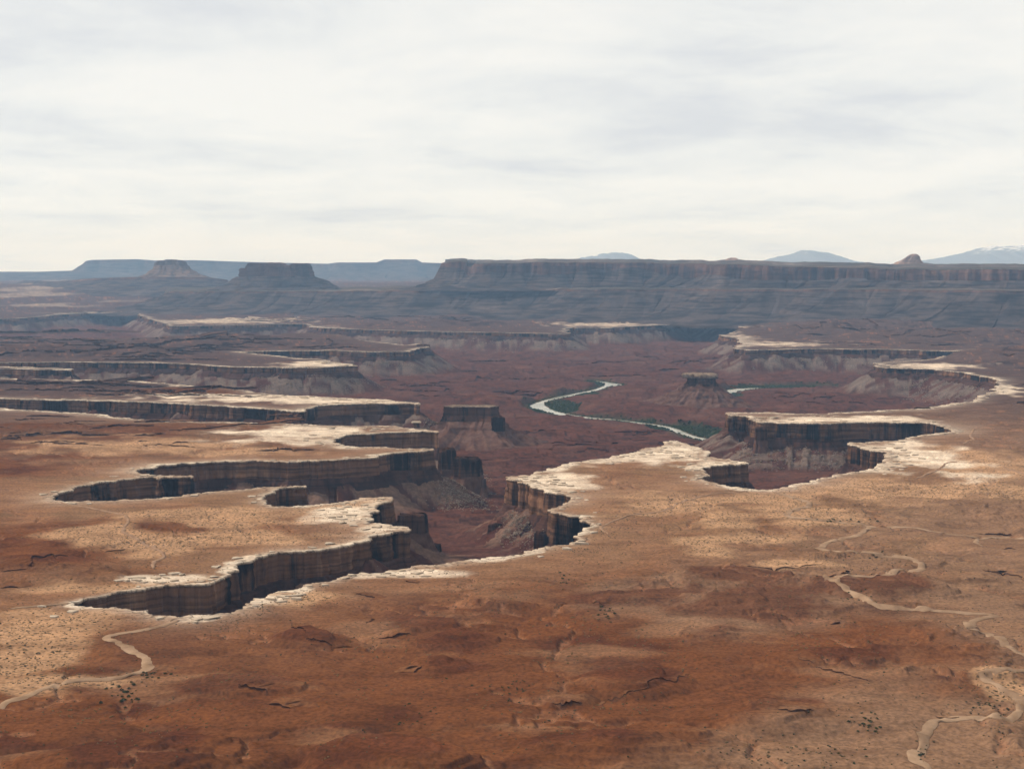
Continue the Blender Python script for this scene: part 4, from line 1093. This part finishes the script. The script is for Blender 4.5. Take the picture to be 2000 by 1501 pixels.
# ------------------------------------------------------------------ dry washes and trails: ribbons lying on the ground
RIBBONS = [
 ('dry_wash', 'sandy dry wash bending round at the lower right corner', M_SAND, 9.0, [(1830,1530),(1811,1501),(1783,1478),(1797,1460),(1811,1436),(1828,1408),(1867,1403),(1930,1401),(1982,1394),(1995,1380),(1990,1366),(1958,1345),(1923,1324),(1933,1313),(1996,1310),(2060,1308)]),
 ('dry_wash', 'long pale wash snaking across the brown flats from the right edge towards the far rim', M_SAND, 11.0, [(2040,1300),(2000,1282),(1965,1261),(1930,1240),(1895,1229),(1891,1221),(1909,1212),(1937,1204),(1909,1200),(1842,1194),(1772,1190),(1713,1182),(1685,1165),(1643,1144),(1615,1133),(1650,1129),(1713,1128),(1758,1121),(1797,1111),(1793,1102),(1779,1091),(1720,1086),(1650,1081),(1615,1076),(1601,1069),(1625,1056),(1671,1046),(1702,1030),(1667,1023),(1580,1014),(1541,1009),(1545,999),(1583,986),(1552,972),(1510,960)]),
 ('dry_wash', 'thin side wash joining the long pale wash from the right', M_SAND, 7.0, [(1706,1028),(1748,1029),(1790,1032),(1846,1042),(1902,1049),(1950,1050),(1996,1052),(2060,1056)]),
 ('dry_wash', 'short hooked wash at the right edge beyond the brown flats', M_SAND, 6.0, [(1950,1050),(1920,1053),(1906,1058),(1919,1068)]),
 ('dry_wash', 'pale wash running from the left edge up to the nearest canyon lip', M_SAND, 10.0, [(-60,1410),(0,1380),(52,1359),(105,1338),(175,1327),(245,1319),(290,1303),(266,1275),(227,1254),(212,1244),(262,1235),(315,1222),(350,1211)]),
 ('dry_wash', 'pale strand of sand on the shelf above the tip of the nearest canyon', M_SAND, 7.0, [(20,1190),(70,1184),(110,1180),(140,1178)]),
 ('trail_path', 'faint curving trail across the speckled tan headland', M_TRAIL, 5.0, [(1461,959),(1422,962),(1370,969),(1335,981),(1300,995),(1247,1003),(1195,1019),(1174,1031),(1188,1043)]),
 ('trail_path', 'thin pale trail winding over the tan flat above the nearest canyon', M_TRAIL, 5.5, [(110,978),(140,986),(175,992),(227,1002),(248,1011),(248,1025),(240,1039),(266,1051),(301,1069),(322,1084),(301,1098),(296,1111)]),
 ('trail_path', 'short trail above the broken white slabs at the side canyon', M_TRAIL, 5.5, [(1790,935),(1825,920),(1846,906),(1870,902)]),
 ('trail_path', 'tiny looping trail beyond the narrow bay in the white shelf', M_TRAIL, 5.5, [(1908,834),(1895,850),(1902,860),(1880,868)]),
 ('trail_path', 'hooked trail at the right edge above the speckled flats', M_TRAIL, 5.5, [(1960,908),(1972,918),(1995,924),(2040,930)]),
]
def ribbon(name, label, mat, width, pts, k):
    G = drop(np.array([p[0] for p in pts], float), np.array([p[1] for p in pts], float))[:, :2]
    W2 = []
    n = len(G)
    for i in range(n - 1):
        p0, p1, p2, p3 = G[max(i - 1, 0)], G[i], G[i + 1], G[min(i + 2, n - 1)]
        m_ = max(2, int(np.linalg.norm(p2 - p1) / 3.0)); t = (np.arange(m_) / m_)[:, None]
        W2.append(0.5 * ((2 * p1) + (p2 - p0) * t + (2 * p0 - 5 * p1 + 4 * p2 - p3) * t ** 2 + (3 * p1 - p0 - 3 * p2 + p3) * t ** 3))
    P = np.vstack(W2 + [G[-1:]])
    s = np.arange(len(P)) * 3.0
    P = P + np.stack([perlin(s / 30, s * 0 + .2, 800 + k) + .5 * perlin(s / 11, s * 0 + .4, 805 + k), perlin(s / 30, s * 0 + .6, 801 + k)], 1) * 2.8
    t = np.gradient(P, axis=0); t /= np.maximum(np.linalg.norm(t, axis=1, keepdims=True), 1e-6)
    nn = np.stack([-t[:, 1], t[:, 0]], 1)
    e = np.minimum(1, np.minimum(np.arange(len(P)), np.arange(len(P))[::-1]) / 12.0) ** 0.5
    rows = []
    for sgn in (-1, -.5, 0, .5, 1):
        wv = width * 0.5 * (1 + 0.7 * perlin(s / 34, s * 0 + sgn * 3, 802 + k) + 0.4 * perlin(s / 9, s * 0 + sgn * 5, 803 + k)) * e
        Q_ = P + nn * (sgn * wv)[:, None]
        rows.append(np.column_stack([Q_, bench_at(Q_) + (1.2 if abs(sgn) < 1 else 0.35)]))
    A = np.stack(rows)
    c = A.reshape(-1, 3).mean(0)
    fq = grid_faces(5, len(P))
    ob = mesh_np(name, A.reshape(-1, 3) - c, fq, mat)
    ob.location = c
    if ob.data.polygons[0].normal.z < 0: ob.data.flip_normals()
    tag(ob, label, kind='structure')
for k_, (nm, lab, mt, wd_, pts) in enumerate(RIBBONS): ribbon(nm, lab, mt, wd_, pts, k_ * 7)

# ------------------------------------------------------------------ surface query for loose things
def surface(P):
    d, idx = rim_dist(P)
    zb = bench_z(P[:, 0], P[:, 1], np.minimum(d, 0))
    dr = np.full(len(P), 1e4); nb_ = np.zeros(len(P), bool)
    ri = (d > 20) & (P[:, 1] > 4200) & (P[:, 1] < 8500)
    if ri.any():
        a__, b__ = river_dist(P[ri]); dr[ri] = a__; nb_[ri] = b__
    zc_ = canyon_z(P[:, 0], P[:, 1], d, idx, dr, nb_)
    return np.where(d > 0, np.maximum(zc_, -140), zb), d, idx
def cast(u, v_, d0, d1, steps=36):
    """march the sight lines to the first surface between two distances"""
    u = np.asarray(u, float); v_ = np.asarray(v_, float)
    Ds = np.geomspace(d0, d1, steps)
    hit = np.full((len(u), 3), np.nan); done = np.zeros(len(u), bool)
    x, y, k = ray(u, v_)
    for D in Ds:
        t = D / y
        P = np.column_stack([x * t, y * t]); zr = CAM_Z + k * t
        ii = np.nonzero(~done)[0]
        if not len(ii): break
        zs, d, idx = surface(P[ii])
        h = zr[ii] <= zs
        hit[ii[h]] = np.column_stack([P[ii[h]], zs[h]])
        done[ii[h]] = True
    return hit, done

for (u0, u1, v0, v1, n_, ll, hh_) in FLOOR_LEDGES:
    for q_ in range(n_):
        ua = lr_.uniform(u0, u1); L_ = lr_.uniform(*ll); va = lr_.uniform(v0, v1); sl = lr_.normal(0, 0.03)
        us_ = np.linspace(ua, ua + L_, 5); vs_ = va + sl * (us_ - ua) + lr_.normal(0, 0.9, 5)
        W_ = at_z(us_, vs_, -112.0)
        dq, _ = rim_dist(W_); dv_, _ = river_dist(W_)
        if (dq < 60).any() or (dv_ < 45).any(): continue
        ledge(list(zip(us_, vs_)), lr_.uniform(*hh_), 500 + n_x, True); n_x += 1
print('ledges placed', n_x)
# ------------------------------------------------------------------ boulders and rubble
def rock_proto(seed, name, mat):
    rg = np.random.default_rng(seed)
    import bmesh
    bm = bmesh.new()
    bmesh.ops.create_icosphere(bm, subdivisions=1, radius=1.0)
    for vtx in bm.verts:
        n_ = vtx.co.normalized()
        q = max(abs(n_.x), abs(n_.y), abs(n_.z))
        vtx.co = n_ * (0.75 / q * 0.5 + 0.5) * rg.uniform(0.72, 1.12)
        vtx.co.z *= 0.75
    me = bpy.data.meshes.new(name); bm.to_mesh(me); bm.free(); me.materials.append(mat)
    return me
ROCKS = [rock_proto(900 + i, 'boulder', M_BOULDER) for i in range(6)]
REGIONS = [  # u0,u1,v0,v1,n, size range, D range, label
 (830,985,822,870,46,(2.2,6),(3700,4700),'pale angular boulder in the rubble apron around the flat-topped monument'),
 (860,960,915,1000,40,(1.5,4.2),(2500,3500),'pale boulder on the grey rubble fans below the pale shelf point'),
 (985,1085,1010,1062,30,(1.3,3.5),(2100,2900),'boulder on the rubble slope under the sunlit brown cliff'),
 (1440,1650,858,918,44,(1.8,5),(2900,3900),'boulder on the red slope below the tall fluted cliff'),
 (1760,1930,742,788,46,(3,7),(4000,6000),'grey boulder on the slopes of the curved amphitheatre'),
 (500,710,728,772,22,(2.5,6),(4300,6500),'pale boulder on the fans below the headland of loose blocks'),
 (690,850,702,760,22,(2.5,6),(4500,7500),'boulder on the slope below the thin wedge shaped cliff'),
 (860,1130,668,694,20,(4,8),(7000,9800),'grey boulder on the fluted fans beyond the river plain'),
 (1470,1700,702,738,16,(3,7),(5400,7500),'boulder on the grey slope behind the far river meander'),
 (690,800,1050,1112,14,(1.2,3),(2000,2500),'boulder in the shadowed slope below the blunt tan headland')]
rub_spots = []
n_b = 0
for (u0, u1, v0, v1, n, (s0, s1), (d0, d1), lab) in REGIONS:
    m_ = n * 6
    uu = RNG.uniform(u0, u1, m_); v2 = RNG.uniform(v0, v1, m_)
    H, ok = cast(uu, v2, d0, d1)
    _, dd_, _ = surface(np.nan_to_num(H[:, :2], nan=1000.0))
    good = np.nonzero(ok & (dd_ > 14) & (dd_ < 190))[0]
    for j, g in enumerate(good):
        if j < n:
            sz = s0 + (s1 - s0) * RNG.random() ** 2.2
            o = bpy.data.objects.new('boulder', ROCKS[n_b % 6]); COL.objects.link(o)
            o.location = H[g] + np.array([0, 0, sz * 0.25])
            o.scale = (sz * RNG.uniform(.8, 1.3), sz * RNG.uniform(.8, 1.3), sz * RNG.uniform(.7, 1.2))
            o.rotation_euler = (RNG.uniform(-.3, .3), RNG.uniform(-.3, .3), RNG.uniform(0, 6.28))
            tag(o, lab, 'boulder', 'boulders on the rubble slopes')
            n_b += 1
        else:
            for _ in range(9):
                rub_spots.append(H[g] + np.append(RNG.normal(0, 12, 2), 0))
print('boulders', n_b)
# countless small rubble
rub = np.array(rub_spots)
zs_, ds_, _ = surface(rub[:, :2]); rub = rub[ds_ > 8]; zs_ = zs_[ds_ > 8]
cube = np.array([[-1, -1, -1], [1, -1, -1], [1, 1, -1], [-1, 1, -1], [-.7, -.7, .8], [.8, -.6, .7], [.6, .8, .9], [-.8, .7, .6]], float)
cf = np.array([[0, 3, 2, 1], [4, 5, 6, 7], [0, 1, 5, 4], [1, 2, 6, 5], [2, 3, 7, 6], [3, 0, 4, 7]])
def scatter_mesh(name, pos, size, flat, mat, seed):
    rg = np.random.default_rng(seed); n = len(pos)
    a = rg.uniform(0, 6.28, n); c_, s_ = np.cos(a), np.sin(a)
    jit = cube[None] * rg.uniform(0.65, 1.2, (n, 8, 3)) * size[:, None, None] * 0.5
    jit[..., 2] *= flat
    x = jit[..., 0] * c_[:, None] - jit[..., 1] * s_[:, None]; y = jit[..., 0] * s_[:, None] + jit[..., 1] * c_[:, None]
    V = np.stack([x, y, jit[..., 2]], -1) + pos[:, None, :]
    Fq = (cf[None] + (np.arange(n) * 8)[:, None, None]).reshape(-1, 4)
    return mesh_np(name, V.reshape(-1, 3), Fq, mat, smooth=False)
o = scatter_mesh('rubble', np.column_stack([rub[:, :2], zs_ + .3]), RNG.uniform(1.0, 3.4, len(rub)) * np.maximum(1, rub[:, 1] / 5000), .8, M_BOULDER, 5)
tag(o, 'loose grey stones strewn over the slopes under the canyon cliffs', kind='stuff')

# ------------------------------------------------------------------ cracked slabs of the white rim (pieces of each cliff's cap)
def slab_proto(seed):
    rg = np.random.default_rng(seed)
    k = rg.integers(5, 8)
    th = np.sort(rg.uniform(0, 2 * np.pi, k) * 0.35 + np.linspace(0, 2 * np.pi, k, endpoint=False) * 1.0)
    r_ = rg.uniform(.8, 1.1, k)
    x, y = np.cos(th) * r_, np.sin(th) * r_
    V = [(a, b, 0.0 + .0) for a, b in zip(x, y)] + [(a * .97, b * .97, .8 + .2 * rg.random()) for a, b in zip(x, y)]
    V = [(a, b, -1.2) if i < k else (a, b, c) for i, (a, b, c) in enumerate(V)]
    fs = [tuple(range(k, 2 * k))] + [(i, (i + 1) % k, k + (i + 1) % k, k + i) for i in range(k)]
    me = bpy.data.meshes.new('slab'); me.from_pydata(V, [], fs); me.update(); me.materials.append(M_SLAB)
    return me
SLABS = [slab_proto(950 + i) for i in range(9)]
cand = []
for (u, v_, ru, rv) in WHITE:
    if v_ < 690: continue
    c = at_z(u, v_); D = np.hypot(*c); rx = ru * D / F; ry = rv * D * D / (CAM_Z * F)
    n = int(min(120, max(22, rx * ry / 130)))
    q = RNG.uniform(-1, 1, (n, 2)); q = q[(q ** 2).sum(1) < 1]
    cand.append(np.column_stack([c[0] + q[:, 0] * rx, c[1] + q[:, 1] * ry]))
pick = RNG.choice(NR, 900, replace=False); rr_ = np.linalg.norm(R[pick], axis=1); pick = pick[(rr_ < 5200)]
cand.append(R[pick] - RN[pick] * (3 + np.abs(RNG.normal(0, 14, len(pick))))[:, None])
cand = np.vstack(cand)
RNG.shuffle(cand)
sd, sidx = rim_dist(cand)
okm = (sd < -5) & (sd > -75)
cand, sd, sidx = cand[okm], sd[okm], sidx[okm]
taken = np.zeros((0, 3)); slab_rows = []
for p, d_, ix in zip(cand, sd, sidx):
    hw = RNG.uniform(4, 11) * max(1, p[1] / 3500); hw = min(hw, -d_ * 0.8)
    if hw < 3: continue
    if len(taken) and (np.hypot(taken[:, 0] - p[0], taken[:, 1] - p[1]) < (taken[:, 2] + hw) * 0.8).any(): continue
    taken = np.vstack([taken, [p[0], p[1], hw]]); slab_rows.append((p, hw, ix))
slab_rows.sort(key=lambda a: -a[1] / a[0][1])
print('slabs', len(slab_rows))
zb = bench_at(np.array([a[0] for a in slab_rows]))
seg_root = {}
ci = 0
for si in range(len(RIM)):
    if (RSEG == si).sum() >= 3: seg_root[si] = cliffs[ci]; ci += 1
for k_, (p, hw, ix) in enumerate(slab_rows[:300]):
    rt = seg_root[RSEG[ix]]
    o = bpy.data.objects.new('slab', SLABS[k_ % 9]); COL.objects.link(o)
    o.parent = rt
    o.location = (p[0] - rt.location[0], p[1] - rt.location[1], zb[k_] + 0.5 - rt.location[2])
    o.scale = (hw * RNG.uniform(.9, 1.3), hw * RNG.uniform(.5, .8), RNG.uniform(.7, 1.9) * max(1, hw / 8))
    o.rotation_euler = (0, 0, RNG.normal(0, .35))
rest = slab_rows[300:]
if rest:
    pos = np.array([[a[0][0], a[0][1], zb[300 + i] + .3] for i, a in enumerate(rest)])
    o = scatter_mesh('slab_rubble', pos, np.array([a[1] * 1.7 for a in rest]), .16, M_SLAB, 9)
    tag(o, 'broken white slabs scattered over the far rim shelves', kind='stuff')

# ------------------------------------------------------------------ bushes
def bush_proto(seed):
    rg = np.random.default_rng(seed)
    V, Fc = [], []
    for i in range(46):
        dvec = rg.normal(size=3); dvec[2] = abs(dvec[2]) * .8; dvec /= np.linalg.norm(dvec)
        c = dvec * rg.uniform(.35, 1.0) * np.array([1, 1, .8]) + np.array([0, 0, .25])
        a = rg.normal(size=3); b = rg.normal(size=3); a *= .30 / np.linalg.norm(a); b *= .30 / np.linalg.norm(b)
        n0 = len(V); V += [tuple(c - a), tuple(c + b), tuple(c + a), tuple(c - b)]; Fc.append((n0, n0 + 1, n0 + 2, n0 + 3))
    me = bpy.data.meshes.new('foliage'); me.from_pydata(V, [], Fc); me.update(); me.materials.append(M_BUSH)
    sv, sf = [], []
    for a in range(4):
        th = a * 1.6 + rg.random(); tip = np.array([math.cos(th) * .5, math.sin(th) * .5, .7])
        n0 = len(sv)
        for w_ in ((-.05, 0), (.05, 0), (0, .06)):
            sv.append((w_[0], w_[1], -.2)); 
        sv.append(tuple(tip)); sf += [(n0, n0 + 1, n0 + 3), (n0 + 1, n0 + 2, n0 + 3), (n0 + 2, n0, n0 + 3)]
    ms = bpy.data.meshes.new('stem'); ms.from_pydata(sv, [], sf); ms.update(); ms.materials.append(M_STEM)
    return me, ms
BUSHES = [bush_proto(970 + i) for i in range(5)]
BUSH_AREAS = [  # u, v, spread u, spread v, n, size, label
 (245,1355,26,22,26,(1.2,2.6),'dark green bush in the gully below the pale wash near the nearest canyon'),
 (300,1318,40,8,16,(1,2),'bush lining the end of the pale wash below the nearest canyon'),
 (1692,1408,22,18,22,(1,2.3),'green bush in the small clump on the lower brown slope'),
 (1185,1200,18,14,14,(1.2,2.4),'green bush in the dark gully cutting the middle of the red slope'),
 (1100,1135,14,18,9,(1.2,2.4),'bush on the red slope just below the rim in the centre'),
 (1640,1017,55,4,16,(1.4,3),'dark bush in the line along the far end of the long pale wash'),
 (1700,1084,50,4,12,(1.2,2.2),'dark bush beside the middle bend of the long pale wash'),
 (1680,1160,40,14,16,(1,2.0),'bush along the slanting reach of the long pale wash'),
 (1800,1460,16,40,26,(.8,1.7),'bush edging the sandy wash at the lower right corner'),
 (1940,1375,50,24,26,(.8,1.7),'bush among the bends of the wash at the right edge'),
 (1650,1470,90,24,22,(.8,1.6),'dark bush in the dip left of the sandy corner wash'),
 (1000,1345,60,20,22,(.8,1.7),'bush scattered in the hollow between the red mounds'),
 (800,1400,50,25,16,(.8,1.6),'bush on the olive patch of the red foreground slope'),
 (60,1270,60,18,14,(1,1.8),'bush along the dark line crossing the pale speckled flat'),
]
n_bu = 0
for (u, v_, su, sv_, n, (s0, s1), lab) in BUSH_AREAS:
    uu = u + RNG.normal(0, su * .6, n); v2 = v_ + RNG.normal(0, sv_ * .6, n)
    G = drop(uu, v2)
    dd_, _ = rim_dist(G[:, :2])
    for g, d_ in zip(G, dd_):
        if d_ > -6: continue
        sz = RNG.uniform(s0, s1) * 0.8
        r_ = empty('desert_bush', tuple(g)); tag(r_, lab, 'bush', 'desert bushes')
        r_.scale = (sz * RNG.uniform(.9, 1.4), sz * RNG.uniform(.9, 1.4), sz); r_.rotation_euler = (0, 0, RNG.uniform(0, 6.28))
        f_, s__ = BUSHES[n_bu % 5]
        for nm, me in (('foliage', f_), ('stem', s__)):
            c_ = bpy.data.objects.new(nm, me); COL.objects.link(c_); c_.parent = r_
        n_bu += 1
print('bushes', n_bu)
# dry scrub tufts
ps = []
for (u, v_, ru, rv) in GRASS:
    if v_ < 940: continue
    c = at_z(u, v_); D = np.hypot(*c); rx = ru * D / F; ry = rv * D * D / (CAM_Z * F)
    n = int(min(1500, rx * ry / 45))
    q = RNG.normal(0, .55, (n, 2)); ps.append(np.column_stack([c[0] + q[:, 0] * rx, c[1] + q[:, 1] * ry]))
q = np.column_stack([RNG.uniform(-560, 560, 9000), RNG.uniform(1050, 2100, 9000)])
q = q[fbm(q[:, 0], q[:, 1], 130, 3, 48) > 0.25]; ps.append(q)
ps = np.vstack(ps)
sd, _ = rim_dist(ps); ps = ps[sd < -8]
zt_ = bench_at(ps)
o = scatter_mesh('scrub', np.column_stack([ps, zt_ + .2]), RNG.uniform(.9, 2.3, len(ps)), .7, M_SCRUB, 17)
tag(o, 'dry yellowish scrub tufts dotted over the bench', kind='stuff')
q = np.column_stack([RNG.uniform(-620, 620, 60000), RNG.uniform(1040, 2300, 60000)])
dl_ = np.abs(fbm(q[:, 0] + 0.4 * q[:, 1], q[:, 1], 300, 5, 61, 0.55))
q = q[(np.abs(q[:, 0]) < q[:, 1] * .4) & (RNG.random(len(q)) < np.where(dl_ < 0.05, 0.75, 0.10))]
sd, _ = rim_dist(q); q = q[sd < -12]
o = scatter_mesh('sagebrush_scrub', np.column_stack([q, bench_at(q) + .15]), 0.5 + 1.5 * RNG.random(len(q)) ** 2.0, .75, M_BUSH2, 29)
tag(o, 'small dark sagebrush thickening along the shallow drainages of the red slope', kind='stuff')
# willows along the river
pw = []
for (cx, cy, rx, ry) in _gw:
    n = int(min(500, max(60, rx * ry / 30)))
    q = RNG.uniform(-1, 1, (n, 2)); q = q[(q ** 2).sum(1) < 1]; pw.append(np.column_stack([cx + q[:, 0] * rx, cy + q[:, 1] * ry]))
bi = RNG.choice(len(RVA), 900); pw.append(RVA[bi] + RNG.normal(0, 14, (900, 2)))
pw = np.vstack(pw)
sd, _ = rim_dist(pw); drw, _ = river_dist(pw)
pw = pw[(sd > 30) & (drw > 4)]
zw, _, _ = surface(pw)
o = scatter_mesh('riverside_shrubbery', np.column_stack([pw, zw + 1.2]), RNG.uniform(4, 9, len(pw)), .7, M_REED, 23)
tag(o, 'dark green thickets along the river banks', kind='stuff')
# ------------------------------------------------------------------ haze
def haze_box():
    x0, x1, y0, y1, z0, z1 = -46000., 46000., -1500., 52000., -180., 1330.
    V = np.array([[x, y, z] for z in (z0, z1) for y in (y0, y1) for x in (x0, x1)])
    Fq = np.array([[0, 2, 3, 1], [4, 5, 7, 6], [0, 1, 5, 4], [2, 6, 7, 3], [0, 4, 6, 2], [1, 3, 7, 5]])
    m = bpy.data.materials.new('air'); m.use_nodes = True
    t = m.node_tree; t.nodes.clear()
    o = N(t, 'ShaderNodeOutputMaterial'); p = N(t, 'ShaderNodeVolumePrincipled')
    p.inputs['Color'].default_value = (0.40, 0.64, 1.0, 1)
    p.inputs['Absorption Color'].default_value = (1, 1, 1, 1)
    p.inputs['Density'].default_value = 2.1e-5
    p.inputs['Anisotropy'].default_value = 0.0
    t.links.new(p.outputs[0], o.inputs['Volume'])
    h = mesh_np('haze', V, Fq, m, smooth=False)
    tag(h, 'thin blue haze filling the air between the near rims and the far mesas', kind='stuff')
haze_box()
